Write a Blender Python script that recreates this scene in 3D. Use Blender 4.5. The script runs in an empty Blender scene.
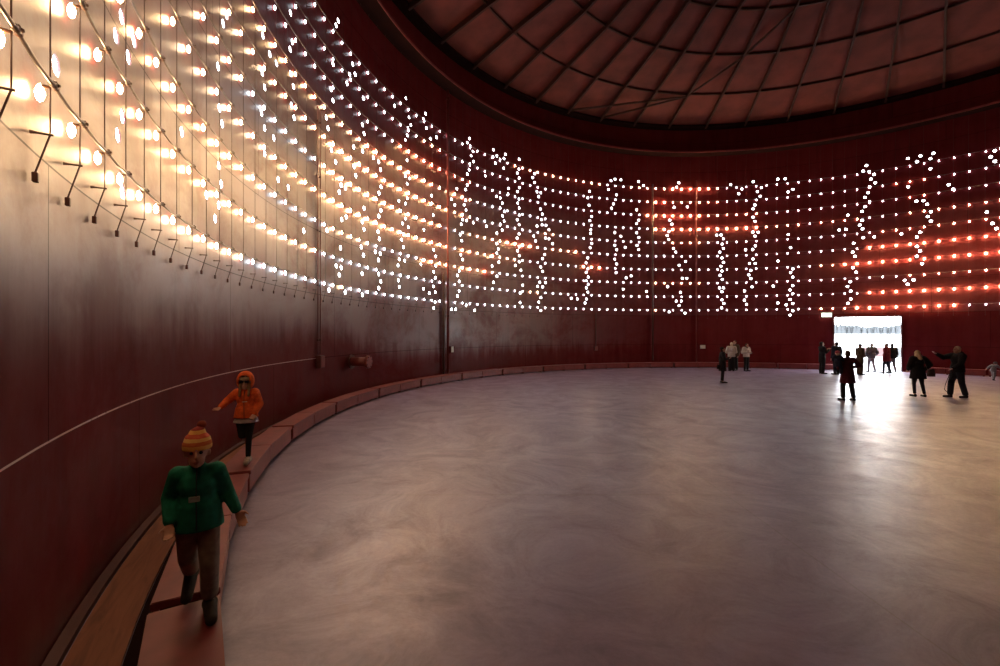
import bpy, bmesh, math, random
from mathutils import Vector, Matrix, geometry
random.seed(7)
sc = bpy.context.scene
COL = sc.collection
PI = math.pi
R = 17.0                                  # inner radius of the tank
CX, CY = 11.735, 11.443                   # tank axis
EYE = 2.15
def pol(r, deg, z=0.0):
    a = math.radians(deg)
    return Vector((CX + r*math.cos(a), CY + r*math.sin(a), z))
def rad(deg):
    a = math.radians(deg); return Vector((math.cos(a), math.sin(a), 0))
def tan(deg):
    a = math.radians(deg); return Vector((-math.sin(a), math.cos(a), 0))

# bearing and height of every hole drilled through the wall
HOLES = [(209.55,3.99), (205.04,4.99), (204.52,5.27), (204.44,4.3), (203.33,5.25), (203.88,4.98), (191.72,7.86), (192.23,7.61), (192.98,6.72), (192.78,6.04), (192.37,5.82), (197.93,4.96), (192.87,5.03), (192.51,4.75), (194.63,4.37), (192.87,4.35), (193.39,4.08), (204.87,4.06), (204.44,3.55), (172.55,10.41), (168.41,11.14), (169.08,10.68), (167.89,10.89), (169.63,10.3), (172.95,9.57), (172.55,9.29), (166.1,10.35), (173.93,8.57), (173.57,8.3), (166.33,9.4), (165.94,9.14), (168.18,8.4), (166.26,8.49), (172.89,7.73), (159.13,11.1), (163.88,8.53), (180.9,10.2), (171.48,11.96), (171.91,11.73), (180.55,9.54), (180.97,9.27), (185.84,8.65), (184.63,8.47), (183.47,8.47), (185.94,7.82), (185.52,7.57), (186.06,6.93), (180.86,8.68), (180.34,8.44), (180.72,7.91), (180.23,7.66), (172.01,7.46), (168.13,7.75), (167.75,7.48), (162.69,8.51), (162.27,8.25), (162.18,7.62), (162.63,7.35), (162.21,6.74), (162.66,6.49), (162.87,5.9), (162.57,5.65), (170.86,6.86), (169.95,6.86), (171.25,6.6), (165.96,6.52), (169.8,5.93), (170.74,5.77), (166.34,6.02), (165.96,5.78), (173.79,5.22), (158.11,7.43), (166.61,5.13), (171.0,4.85), (163.48,5.13), (162.36,5.12), (166.08,4.87), (162.78,4.86), (171.9,4.24), (170.86,4.23), (171.25,3.99), (166.37,4.22), (162.69,4.34), (162.24,4.08), (162.66,3.82), (173.38,3.45), (170.0,3.47), (166.34,3.48), (158.32,4.85), (158.01,5.11), (158.26,4.25), (158.01,4.0), (185.52,6.67), (183.94,6.66), (185.52,6.11), (183.13,5.78), (181.32,5.77), (178.37,4.89), (156.49,11.78), (155.77,11.09), (155.31,10.82), (156.02,10.61), (156.19,10.3), (156.61,10.06), (151.85,11.75), (152.37,11.46), (151.68,11.15), (149.22,11.02), (150.69,10.79), (156.23,9.26), (156.61,8.57), (155.64,8.57), (156.19,8.3), (156.19,7.71), (156.57,7.45), (150.39,8.28), (145.64,8.48), (144.8,8.27), (144.28,9.09), (156.57,6.84), (157.28,6.59), (155.94,6.53), (157.03,6.17), (157.49,5.91), (157.07,5.64), (156.78,5.1), (152.93,5.11), (152.24,6.65), (152.37,4.07), (150.95,3.92), (150.04,7.44), (149.91,5.88), (149.44,5.62), (149.44,5.19), (149.91,4.9), (149.52,4.64), (149.96,4.24), (149.52,4.0), (149.57,3.54), (149.91,3.27), (145.6,3.27), (144.58,3.28), (141.21,11.82), (141.76,11.57), (141.02,11.46), (140.32,11.26), (140.8,11.01), (140.21,10.76), (141.1,10.57), (141.28,10.26), (141.73,10.0), (141.73,9.46), (142.17,9.21), (142.17,8.69), (142.5,8.44), (142.06,8.21), (142.87,7.69), (141.95,7.7), (143.24,7.44), (140.28,7.69), (135.26,11.8), (134.4,11.55), (135.37,11.43), (134.77,11.14), (133.58,11.44), (132.64,11.55), (132.27,11.81), (132.72,11.02), (137.27,10.28), (131.49,10.01), (131.6,9.72), (134.51,9.39), (133.54,9.37), (133.06,9.12), (133.54,8.85), (132.57,8.71), (133.02,8.44), (132.57,8.18), (133.54,7.97), (128.87,11.8), (128.9,11.25), (129.32,11.0), (128.87,10.75), (128.83,10.24), (129.28,9.98), (128.9,9.58), (129.24,9.34), (128.87,9.09), (128.83,8.7), (129.32,8.42), (128.87,8.17), (137.01,7.69), (124.98,11.25), (125.47,10.99), (125.02,10.74), (124.42,10.24), (123.45,10.24), (123.98,9.98), (123.57,9.29), (123.12,9.02), (123.34,8.69), (123.12,8.4), (122.19,8.41), (124.42,8.28), (143.5,6.92), (143.09,6.65), (143.31,5.96), (142.87,5.73), (143.72,5.15), (144.16,4.92), (143.72,4.65), (143.72,4.19), (144.12,3.93), (142.02,3.52), (139.91,3.29), (133.09,7.67), (134.4,7.45), (134.4,6.9), (134.03,6.63), (134.4,6.39), (133.91,5.93), (135.6,5.66), (134.4,5.16), (135.26,4.82), (128.87,7.66), (129.35,7.4), (128.9,6.95), (129.24,6.7), (128.87,6.45), (128.87,6.11), (129.84,5.87), (128.42,5.64), (127.97,4.82), (128.61,4.37), (128.64,3.84), (125.24,7.67), (124.76,7.41), (122.3,7.67), (122.49,6.7), (123.04,6.45), (123.49,5.96), (123.04,5.71), (123.75,5.07), (122.3,5.09), (123.04,4.82), (124.24,4.83), (123.45,4.19), (123.98,3.92), (123.45,3.45), (121.45,8.18), (121.45,7.65), (111.58,10.84), (111.98,10.43), (111.64,9.98), (111.0,9.31), (111.46,9.05), (111.23,8.49), (111.29,8.27), (111.0,7.66), (111.4,7.38), (111.98,6.75), (112.39,6.44), (111.93,6.09), (112.33,5.86), (111.87,5.58), (112.33,5.35), (111.87,5.13), (112.33,4.91), (111.93,4.65), (112.27,4.23), (112.62,3.98), (115.96,4.24), (114.49,4.21), (107.03,11.1), (106.4,11.66), (105.44,11.78), (104.08,11.78), (105.1,10.81), (105.83,10.22), (106.29,9.95), (105.49,8.44), (105.49,7.64), (105.04,7.37), (104.08,8.23), (103.07,7.55), (105.49,6.77), (105.1,6.48), (105.21,5.94), (101.67,5.76), (102.84,5.63), (103.52,4.91), (98.14,4.79), (99.95,11.75), (98.85,11.51), (100.4,9.96), (99.95,9.31), (100.4,9.08), (100.4,8.5), (99.9,8.21), (100.34,7.71), (99.9,7.44), (120.57,7.39), (90.96,11.76), (91.43,11.48), (92.01,10.19), (89.14,10.22), (92.96,9.37), (92.48,9.11), (93.11,8.65), (93.54,8.38), (93.17,8.14), (92.16,7.57), (91.64,7.33), (89.5,6.73), (90.91,6.48), (90.18,5.65), (89.25,5.65), (93.43,5.11), (90.64,4.76), (91.53,4.19), (90.44,4.19), (90.91,3.91), (93.06,3.5), (89.61,3.42), (80.15,11.57), (83.0,8.39), (82.12,8.39), (81.64,8.14), (81.88,7.8), (81.64,7.53), (82.37,7.3), (81.93,6.93), (81.64,6.65), (82.12,6.4), (81.93,6.09), (82.32,5.82), (81.88,5.56), (82.42,5.02), (81.64,5.02), (81.93,4.78), (81.93,4.26), (81.54,4.03), (81.98,3.75), (78.58,10.96), (77.99,11.25), (75.77,11.66), (74.22,11.24), (74.99,11.01), (74.45,10.72), (75.45,10.19), (75.81,9.95), (75.81,9.43), (75.45,9.16), (75.86,8.49), (74.86,8.47), (75.45,8.23), (75.36,7.62), (75.86,7.39), (77.25,7.4), (75.81,6.8), (76.51,6.53), (75.4,6.52), (76.23,6.08), (76.64,5.81), (76.23,5.58), (76.0,5.06), (77.48,4.8), (77.48,4.22), (77.06,3.96), (71.2,11.68), (69.85,11.66), (68.49,10.96), (69.34,10.83), (69.34,8.21), (68.91,7.39), (71.16,6.61), (72.03,5.06), (68.53,6.08), (68.91,5.87), (68.53,5.58), (68.53,5.06), (69.0,4.8), (68.53,4.55), (69.0,4.21), (69.68,3.88), (68.53,3.96), (69.0,3.25), (68.53,3.52), (71.2,4.01), (56.49,11.8), (56.97,11.51), (56.06,11.43), (55.34,11.23), (55.81,10.98), (55.17,10.73), (56.02,10.55), (56.24,10.23), (56.68,9.98), (56.02,9.7), (56.68,9.45), (57.15,9.19), (59.34,9.06), (57.15,8.67), (57.52,8.42), (57.08,8.18), (59.64,8.24), (60.75,8.24), (55.31,7.65), (56.97,7.66), (58.44,7.38), (58.59,6.87), (58.22,6.62), (58.55,5.96), (58.03,5.69), (58.96,5.15), (59.42,4.88), (58.89,4.6), (58.89,4.14), (59.34,3.89), (48.82,11.81), (49.27,11.53), (47.11,11.81), (47.51,11.56), (47.51,11.01), (50.52,11.8), (50.48,10.23), (45.16,9.99), (44.61,9.71), (49.37,9.37), (48.41,9.35), (47.94,9.12), (47.44,8.69), (47.84,8.45), (47.44,8.18), (48.86,7.65), (49.3,7.4), (49.3,6.89), (48.89,6.63), (49.3,6.36), (48.62,5.92), (50.97,5.07), (49.75,5.07), (50.55,4.84), (51.43,7.67), (39.66,11.29), (40.15,11.02), (39.66,10.76), (40.59,8.27), (39.92,7.66), (39.48,7.38)]
# ------------------------------------------------------------------ render settings
sc.view_settings.view_transform = 'Standard'
sc.view_settings.look = 'None'
sc.view_settings.exposure = 0.15
sc.view_settings.gamma = 1.0
sc.view_settings.use_curve_mapping = False
sc.cycles.use_denoising = True
sc.cycles.use_light_tree = True
sc.cycles.max_bounces = 8
sc.cycles.diffuse_bounces = 4
sc.cycles.glossy_bounces = 4
sc.cycles.sample_clamp_indirect = 6.0

# ------------------------------------------------------------------ materials
def mat(name):
    m = bpy.data.materials.new(name); m.use_nodes = True
    nt = m.node_tree
    b = nt.nodes['Principled BSDF']
    return m, nt, b
def N(nt, kind, **kw):
    n = nt.nodes.new(kind)
    for k, v in kw.items():
        if k.startswith('i_'):
            n.inputs[k[2:].replace('_', ' ')].default_value = v
        else:
            setattr(n, k, v)
    return n
def ramp(nt, src, stops):
    r = nt.nodes.new('ShaderNodeValToRGB')
    e = r.color_ramp.elements
    while len(e) < len(stops): e.new(0.5)
    for el, (p, c) in zip(e, stops):
        el.position = p
        el.color = (c, c, c, 1) if isinstance(c, (int, float)) else (*c, 1)
    nt.links.new(src, r.inputs[0])
    return r.outputs[0]
def mathn(nt, op, a, b=None):
    n = nt.nodes.new('ShaderNodeMath'); n.operation = op
    for i, v in enumerate((a, b)):
        if v is None: continue
        if isinstance(v, (int, float)): n.inputs[i].default_value = v
        else: nt.links.new(v, n.inputs[i])
    return n.outputs[0]
def mix(nt, fac, a, b):
    n = nt.nodes.new('ShaderNodeMix'); n.data_type = 'RGBA'
    for idx, v in ((0, fac), (6, a), (7, b)):
        if isinstance(v, (int, float)): n.inputs[idx].default_value = v
        elif isinstance(v, tuple): n.inputs[idx].default_value = (*v, 1)
        else: nt.links.new(v, n.inputs[idx])
    return n.outputs[2]
def plain(name, col, rough=0.6, metal=0.0, var=0.18, scale=9.0, bump=0.0, spec=0.5):
    m, nt, b = mat(name)
    tc = N(nt, 'ShaderNodeTexCoord')
    no = N(nt, 'ShaderNodeTexNoise', i_Scale=scale, i_Detail=4.0)
    nt.links.new(tc.outputs['Object'], no.inputs['Vector'])
    lo = tuple(c*(1-var) for c in col); hi = tuple(min(1, c*(1+var)) for c in col)
    nt.links.new(ramp(nt, no.outputs['Fac'], [(0.3, lo), (0.7, hi)]), b.inputs['Base Color'])
    b.inputs['Roughness'].default_value = rough
    b.inputs['Metallic'].default_value = metal
    b.inputs['Specular IOR Level'].default_value = spec
    if bump:
        bp = N(nt, 'ShaderNodeBump', i_Strength=bump, i_Distance=0.01)
        nt.links.new(no.outputs['Fac'], bp.inputs['Height'])
        nt.links.new(bp.outputs[0], b.inputs['Normal'])
    return m
def glow(name, col, strength):
    m, nt, b = mat(name)
    b.inputs['Base Color'].default_value = (.8, .8, .8, 1)
    b.inputs['Emission Color'].default_value = (*col, 1)
    b.inputs['Emission Strength'].default_value = strength
    return m

def wall_material():
    m, nt, b = mat('maroon_steel_paint')
    uv = N(nt, 'ShaderNodeUVMap'); uv.uv_map = 'plates'
    sep = N(nt, 'ShaderNodeSeparateXYZ'); nt.links.new(uv.outputs[0], sep.inputs[0])
    s, z = sep.outputs[0], sep.outputs[1]
    mp = N(nt, 'ShaderNodeMapping'); nt.links.new(uv.outputs[0], mp.inputs[0])
    mp.inputs['Scale'].default_value = (3.2, 0.32, 1)
    st = N(nt, 'ShaderNodeTexNoise', i_Scale=1.0, i_Detail=6.0, i_Roughness=0.6)
    nt.links.new(mp.outputs[0], st.inputs['Vector'])
    mp2 = N(nt, 'ShaderNodeMapping'); nt.links.new(uv.outputs[0], mp2.inputs[0])
    mp2.inputs['Scale'].default_value = (0.5, 0.6, 1)
    cl = N(nt, 'ShaderNodeTexNoise', i_Scale=1.0, i_Detail=5.0, i_Roughness=0.62)
    nt.links.new(mp2.outputs[0], cl.inputs['Vector'])
    fine = N(nt, 'ShaderNodeTexNoise', i_Scale=14.0, i_Detail=5.0)
    nt.links.new(uv.outputs[0], fine.inputs['Vector'])
    streak = ramp(nt, st.outputs['Fac'], [(0.32, 0.0), (0.72, 1.0)])
    cloud = ramp(nt, cl.outputs['Fac'], [(0.35, 0.0), (0.68, 1.0)])
    w = mathn(nt, 'MULTIPLY', streak, 0.6)
    w = mathn(nt, 'ADD', w, mathn(nt, 'MULTIPLY', cloud, 0.4))
    base = mix(nt, w, WALL_A, WALL_B)
    q0 = mathn(nt, 'FLOOR', mathn(nt, 'DIVIDE', mathn(nt, 'SUBTRACT', z, 1.43), 1.83))
    s0 = mathn(nt, 'FLOOR', mathn(nt, 'ADD', mathn(nt, 'DIVIDE', mathn(nt, 'ADD', mathn(nt, 'SUBTRACT', s, mathn(nt, 'MULTIPLY', q0, 2.13)), 2.08), 5.6), 0.5))
    cmb = N(nt, 'ShaderNodeCombineXYZ'); nt.links.new(s0, cmb.inputs[0]); nt.links.new(q0, cmb.inputs[1])
    wn = N(nt, 'ShaderNodeTexWhiteNoise', noise_dimensions='2D'); nt.links.new(cmb.outputs[0], wn.inputs['Vector'])
    plate = wn.outputs['Value']
    base = mix(nt, mathn(nt, 'MULTIPLY', plate, 0.35), base, WALL_B)
    # plate seams: rings every 1.83 m, staggered uprights
    q = mathn(nt, 'DIVIDE', mathn(nt, 'SUBTRACT', z, 1.43), 1.83)
    idx = mathn(nt, 'FLOOR', q)
    fr = mathn(nt, 'FRACT', mathn(nt, 'ADD', q, 0.5))
    dz = mathn(nt, 'MULTIPLY', mathn(nt, 'ABSOLUTE', mathn(nt, 'SUBTRACT', fr, 0.5)), 1.83)
    ring = mathn(nt, 'LESS_THAN', dz, 0.007)
    sh = mathn(nt, 'MULTIPLY', idx, 2.13)
    sv = mathn(nt, 'DIVIDE', mathn(nt, 'ADD', mathn(nt, 'SUBTRACT', s, sh), 2.08), 5.6)
    frv = mathn(nt, 'FRACT', sv)
    dv = mathn(nt, 'MULTIPLY', mathn(nt, 'ABSOLUTE', mathn(nt, 'SUBTRACT', frv, 0.5)), 5.6)
    upr = mathn(nt, 'LESS_THAN', dv, 0.006)
    seam = mathn(nt, 'MAXIMUM', ring, upr)
    brk = ramp(nt, fine.outputs['Fac'], [(0.28, 0.0), (0.42, 1.0)])
    low = mathn(nt, 'MULTIPLY', mathn(nt, 'LESS_THAN', z, 2.0), mathn(nt, 'GREATER_THAN', s, 52.0))                    # lowest weld is worn down to pale metal
    pale = mathn(nt, 'MULTIPLY', mathn(nt, 'MULTIPLY', ring, low), brk)
    dark = mathn(nt, 'MULTIPLY', seam, mathn(nt, 'SUBTRACT', 1.0, pale))
    c = mix(nt, mathn(nt, 'MULTIPLY', dark, 0.85), base, (0.02, 0.006, 0.006))
    c = mix(nt, mathn(nt, 'MULTIPLY', pale, 0.9), c, (0.80, 0.66, 0.62))
    nt.links.new(c, b.inputs['Base Color'])
    rr = mathn(nt, 'ADD', mathn(nt, 'MULTIPLY', streak, 0.12), WALL_ROUGH)
    rr = mathn(nt, 'ADD', rr, mathn(nt, 'MULTIPLY', cloud, 0.15))
    rr = mathn(nt, 'ADD', rr, mathn(nt, 'MULTIPLY', plate, 0.07))
    nt.links.new(rr, b.inputs['Roughness'])
    blot = N(nt, 'ShaderNodeTexNoise', i_Scale=0.9, i_Detail=8.0, i_Roughness=0.7, i_Distortion=0.4)
    nt.links.new(mp2.outputs[0], blot.inputs['Vector'])
    sp = mathn(nt, 'ADD', mathn(nt, 'MULTIPLY', ramp(nt, blot.outputs['Fac'], [(0.38, 0.0), (0.55, 1.0)]), 0.75), 0.35)
    sp = mathn(nt, 'MULTIPLY', mathn(nt, 'MULTIPLY', sp, mathn(nt, 'SUBTRACT', 1.0, mathn(nt, 'MULTIPLY', dark, 0.9))), WALL_SPEC)
    nt.links.new(sp, b.inputs['Specular IOR Level'])
    tint = mathn(nt, 'SUBTRACT', 1.0, mathn(nt, 'MULTIPLY', dark, 0.55))
    st3 = N(nt, 'ShaderNodeCombineColor')
    tv = mathn(nt, 'MULTIPLY', tint, mathn(nt, 'ADD', mathn(nt, 'MULTIPLY', ramp(nt, blot.outputs['Fac'], [(0.36, 0.0), (0.50, 1.0)]), 0.35), 0.65))
    for q_ in range(3): nt.links.new(tv, st3.inputs[q_])
    nt.links.new(st3.outputs[0], b.inputs['Specular Tint'])
    # more coat and specular above a ragged, dripping edge, fading high up and rightwards
    rag = mathn(nt, 'ADD', z, mathn(nt, 'MULTIPLY', mathn(nt, 'SUBTRACT', st.outputs['Fac'], 0.5), 1.6))
    low_ = N(nt, 'ShaderNodeMapRange', interpolation_type='SMOOTHSTEP'); nt.links.new(s, low_.inputs[0])
    low_.inputs[1].default_value = 52.0; low_.inputs[2].default_value = 46.0; low_.inputs[4].default_value = 0.9
    rag = mathn(nt, 'ADD', rag, low_.outputs[0])
    mr = N(nt, 'ShaderNodeMapRange', interpolation_type='SMOOTHSTEP'); nt.links.new(rag, mr.inputs[0])
    mr.inputs[1].default_value = 1.75; mr.inputs[2].default_value = 2.75
    up = N(nt, 'ShaderNodeMapRange', interpolation_type='SMOOTHSTEP'); nt.links.new(z, up.inputs[0])
    up.inputs[1].default_value = 9.8; up.inputs[2].default_value = 8.3
    side = N(nt, 'ShaderNodeMapRange', interpolation_type='SMOOTHSTEP'); nt.links.new(s, side.inputs[0])
    side.inputs[1].default_value = 25.0; side.inputs[2].default_value = 40.0
    hi_ = mathn(nt, 'GREATER_THAN', z, 3.26)
    coat_mask = mathn(nt, 'MULTIPLY', mathn(nt, 'MULTIPLY', mr.outputs[0], up.outputs[0]), mathn(nt, 'MAXIMUM', side.outputs[0], mathn(nt, 'MULTIPLY', hi_, 0.5)))
    nt.links.new(mathn(nt, 'MULTIPLY', mathn(nt, 'MULTIPLY', tv, coat_mask), 0.65), b.inputs['Coat Weight']); b.inputs['Coat Roughness'].default_value = 0.46
    sp = mathn(nt, 'MULTIPLY', sp, mathn(nt, 'ADD', mathn(nt, 'MULTIPLY', coat_mask, 0.65), 0.35))
    nt.links.new(sp, b.inputs['Specular IOR Level'])
    st4 = N(nt, 'ShaderNodeCombineColor')
    tv2 = mathn(nt, 'MULTIPLY', tv, mathn(nt, 'ADD', mathn(nt, 'MULTIPLY', coat_mask, 0.6), 0.4))
    for q_ in range(3): nt.links.new(tv2, st4.inputs[q_])
    nt.links.new(st4.outputs[0], b.inputs['Specular Tint'])
    hgt = mathn(nt, 'ADD', mathn(nt, 'MULTIPLY', fine.outputs['Fac'], 0.25), mathn(nt, 'MULTIPLY', seam, 0.6))
    hgt = mathn(nt, 'ADD', hgt, mathn(nt, 'MULTIPLY', st.outputs['Fac'], 0.5))
    bp = N(nt, 'ShaderNodeBump', i_Strength=0.25, i_Distance=0.01)
    nt.links.new(hgt, bp.inputs['Height']); nt.links.new(bp.outputs[0], b.inputs['Normal'])
    return m

def floor_material():
    m, nt, b = mat('worn_concrete')
    tc = N(nt, 'ShaderNodeTexCoord')
    P = tc.outputs['Object']
    warp = N(nt, 'ShaderNodeTexNoise', i_Scale=0.35, i_Detail=3.0)
    nt.links.new(P, warp.inputs['Vector'])
    vm = N(nt, 'ShaderNodeVectorMath', operation='MULTIPLY_ADD')
    nt.links.new(warp.outputs['Color'], vm.inputs[0]); vm.inputs[1].default_value = (3.2, 3.2, 0)
    nt.links.new(P, vm.inputs[2])
    sw = N(nt, 'ShaderNodeTexNoise', i_Scale=1.3, i_Detail=11.0, i_Roughness=0.75, i_Distortion=0.35)
    nt.links.new(vm.outputs[0], sw.inputs['Vector'])
    big = N(nt, 'ShaderNodeTexNoise', i_Scale=0.16, i_Detail=3.0)
    nt.links.new(P, big.inputs['Vector'])
    fine = N(nt, 'ShaderNodeTexNoise', i_Scale=22.0, i_Detail=6.0, i_Roughness=0.7)
    nt.links.new(P, fine.inputs['Vector'])
    a = ramp(nt, sw.outputs['Fac'], [(0.31, 0.0), (0.67, 1.0)])
    c = mix(nt, a, FLOOR_A, FLOOR_B)
    g = ramp(nt, big.outputs['Fac'], [(0.38, 0.0), (0.62, 1.0)])
    c = mix(nt, mathn(nt, 'MULTIPLY', g, 0.35), c, FLOOR_C)
    f = ramp(nt, fine.outputs['Fac'], [(0.35, 0.0), (0.7, 1.0)])
    c = mix(nt, mathn(nt, 'MULTIPLY', f, 0.22), c, (0.14, 0.105, 0.14))
    # pour joints in the slab
    sep = N(nt, 'ShaderNodeSeparateXYZ'); nt.links.new(P, sep.inputs[0])
    jy = mathn(nt, 'ABSOLUTE', mathn(nt, 'SUBTRACT', mathn(nt, 'FRACT', mathn(nt, 'DIVIDE', mathn(nt, 'ADD', sep.outputs[1], 3.1), 6.0)), 0.5))
    jx = mathn(nt, 'ABSOLUTE', mathn(nt, 'SUBTRACT', mathn(nt, 'FRACT', mathn(nt, 'DIVIDE', mathn(nt, 'ADD', sep.outputs[0], 1.0), 8.0)), 0.5))
    j = mathn(nt, 'MAXIMUM', mathn(nt, 'LESS_THAN', jy, 0.0022), mathn(nt, 'LESS_THAN', jx, 0.001))
    c = mix(nt, mathn(nt, 'MULTIPLY', j, 0.35), c, (0.1, 0.075, 0.07))
    nt.links.new(c, b.inputs['Base Color'])
    rr = mathn(nt, 'ADD', mathn(nt, 'MULTIPLY', mathn(nt, 'SUBTRACT', 1.0, a), 0.16), FLOOR_ROUGH)
    rr = mathn(nt, 'ADD', rr, mathn(nt, 'MULTIPLY', f, 0.10))
    nt.links.new(rr, b.inputs['Roughness'])
    nt.links.new(mathn(nt, 'MULTIPLY', mathn(nt, 'ADD', mathn(nt, 'MULTIPLY', a, 0.6), 0.6), FLOOR_SPEC), b.inputs['Specular IOR Level'])
    h = mathn(nt, 'ADD', mathn(nt, 'MULTIPLY', sw.outputs['Fac'], 1.0), mathn(nt, 'MULTIPLY', fine.outputs['Fac'], 0.25))
    bp = N(nt, 'ShaderNodeBump', i_Strength=0.22, i_Distance=0.02)
    nt.links.new(h, bp.inputs['Height']); nt.links.new(bp.outputs[0], b.inputs['Normal'])
    return m

def wood_material():
    m, nt, b = mat('orange_plank')
    uv = N(nt, 'ShaderNodeUVMap'); uv.uv_map = 'plates'
    mp = N(nt, 'ShaderNodeMapping'); nt.links.new(uv.outputs[0], mp.inputs[0])
    mp.inputs['Scale'].default_value = (1.2, 9.0, 1)
    no = N(nt, 'ShaderNodeTexNoise', i_Scale=1.6, i_Detail=7.0, i_Distortion=1.2)
    nt.links.new(mp.outputs[0], no.inputs['Vector'])
    nt.links.new(ramp(nt, no.outputs['Fac'], [(0.3, (.17, .055, .028)), (0.5, (.25, .085, .04)), (0.75, (.31, .11, .052))]), b.inputs['Base Color'])
    b.inputs['Roughness'].default_value = 0.7
    return m

WALL_A, WALL_B = (0.078, 0.007, 0.009), (0.140, 0.018, 0.021)
WALL_ROUGH, WALL_SPEC = 0.29, 0.5
FLOOR_A, FLOOR_B, FLOOR_C = (0.125, 0.088, 0.155), (0.235, 0.176, 0.320), (0.25, 0.192, 0.340)
FLOOR_ROUGH, FLOOR_SPEC = 0.27, 1.0
M = {}
M['wall'] = wall_material()
M['floor'] = floor_material()
M['plank'] = wood_material()
M['red'] = plain('maroon_enamel', (.17, .030, .028), .45, scale=6)
M['bench'] = plain('bench_red_paint', (.205, .036, .036), .5, scale=5, bump=.05)
M['dred'] = plain('dark_maroon_steel', (.075, .014, .013), .5, scale=4)
M['roof'] = plain('roof_sheet_paint', (.14, .028, .025), .75, scale=1.1, var=.3)
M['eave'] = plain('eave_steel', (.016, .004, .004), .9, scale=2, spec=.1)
M['raft'] = plain('rafter_steel', (.045, .012, .010), .7, scale=3)
M['wire'] = plain('rusty_wire', (.060, .020, .015), .5, scale=30)
M['cable'] = plain('grey_conduit', (.16, .12, .105), .35, metal=.6, scale=20)
M['sock'] = plain('brown_clamp', (.10, .045, .028), .45, scale=30)
M['hot'] = glow('bulb_bright', (1.0, 0.61, 0.285), 84.0)
M['hotter'] = glow('bulb_brighter', (1.0, 0.60, 0.28), 270.0)
M['hottest'] = glow('bulb_brightest', (1.0, 0.64, 0.30), 560.0)
M['warm'] = glow('bulb_warm', (1.0, 0.66, 0.38), 60.0)
M['cool'] = glow('bulb_pale', (0.84, 0.92, 1.0), 19.0)
M['greenlit'] = glow('exit_lit', (0.80, 1.0, 0.80), 3.0)
M['white'] = plain('white_plastic', (.62, .62, .60), .4)
M['snow'] = plain('packed_snow', (.82, .84, .87), .8, scale=.3, var=.06)
M['fir'] = plain('far_forest', (.024, .027, .030), .9, scale=.02)
M['fence_pink'] = plain('pink_board', (.06, .028, .028), .7)
M['fence_grey'] = plain('grey_board', (.036, .037, .038), .7)

# ------------------------------------------------------------------ mesh helpers
def link(name, me, m=None, parent=None, smooth=False):
    o = bpy.data.objects.new(name, me); COL.objects.link(o)
    if m is not None:
        for x in (m if isinstance(m, (list, tuple)) else [m]): me.materials.append(x)
    if smooth:
        for p in me.polygons: p.use_smooth = True
    if parent is not None: o.parent = parent
    return o
def from_bm(name, bm, m=None, parent=None, smooth=False):
    me = bpy.data.meshes.new(name); bm.to_mesh(me); bm.free()
    return link(name, me, m, parent, smooth)
def tag(o, label=None, cat=None, group=None, kind=None):
    if label: o['label'] = label
    if cat: o['category'] = cat
    if group: o['group'] = group
    if kind: o['kind'] = kind
    return o
def empty(name, loc, rz=0.0):
    o = bpy.data.objects.new(name, None); COL.objects.link(o)
    o.empty_display_size = .2; o.location = loc; o.rotation_euler = (0, 0, rz)
    return o
def frame_of(d):
    d = d.normalized()
    u = Vector((0, 0, 1)) if abs(d.z) < .95 else Vector((1, 0, 0))
    a = d.cross(u).normalized(); return a, d.cross(a).normalized()
def tube(bm, pts, r, seg=8, cap=True, mi=0):
    pts = [Vector(p) for p in pts]; rings = []
    for i, p in enumerate(pts):
        d = (pts[min(i+1, len(pts)-1)] - pts[max(i-1, 0)])
        a, b = frame_of(d)
        rr = r[i] if isinstance(r, (list, tuple)) else r
        rings.append([bm.verts.new(p + rr*(math.cos(2*PI*k/seg)*a + math.sin(2*PI*k/seg)*b)) for k in range(seg)])
    for A, B in zip(rings, rings[1:]):
        for k in range(seg):
            f = bm.faces.new((A[k], A[(k+1) % seg], B[(k+1) % seg], B[k])); f.material_index = mi
    if cap:
        f = bm.faces.new(rings[0][::-1]); f.material_index = mi
        f = bm.faces.new(rings[-1]); f.material_index = mi
def hexa(bm, c, mi=0):
    """c: eight corners, bottom four then top four, same turn"""
    v = [bm.verts.new(p) for p in c]
    for q in ((3, 2, 1, 0), (4, 5, 6, 7), (0, 1, 5, 4), (1, 2, 6, 5), (2, 3, 7, 6), (3, 0, 4, 7)):
        f = bm.faces.new([v[i] for i in q]); f.material_index = mi
    return v
def obox(bm, c, ax, ay, az, mi=0):
    c, ax, ay, az = map(Vector, (c, ax, ay, az))
    s = [(-1, -1), (1, -1), (1, 1), (-1, 1)]
    hexa(bm, [c + x*ax + y*ay - az for x, y in s] + [c + x*ax + y*ay + az for x, y in s], mi)
def sector(bm, r0, r1, a0, a1, z0, z1, n=1, mi=0):
    """a block between two radii and two bearings, in n straight lengths"""
    for i in range(n):
        b0 = a0 + (a1-a0)*i/n; b1 = a0 + (a1-a0)*(i+1)/n
        hexa(bm, [pol(r0, b0, z0), pol(r1, b0, z0), pol(r1, b1, z0), pol(r0, b1, z0),
                  pol(r0, b0, z1), pol(r1, b0, z1), pol(r1, b1, z1), pol(r0, b1, z1)], mi)
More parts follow.
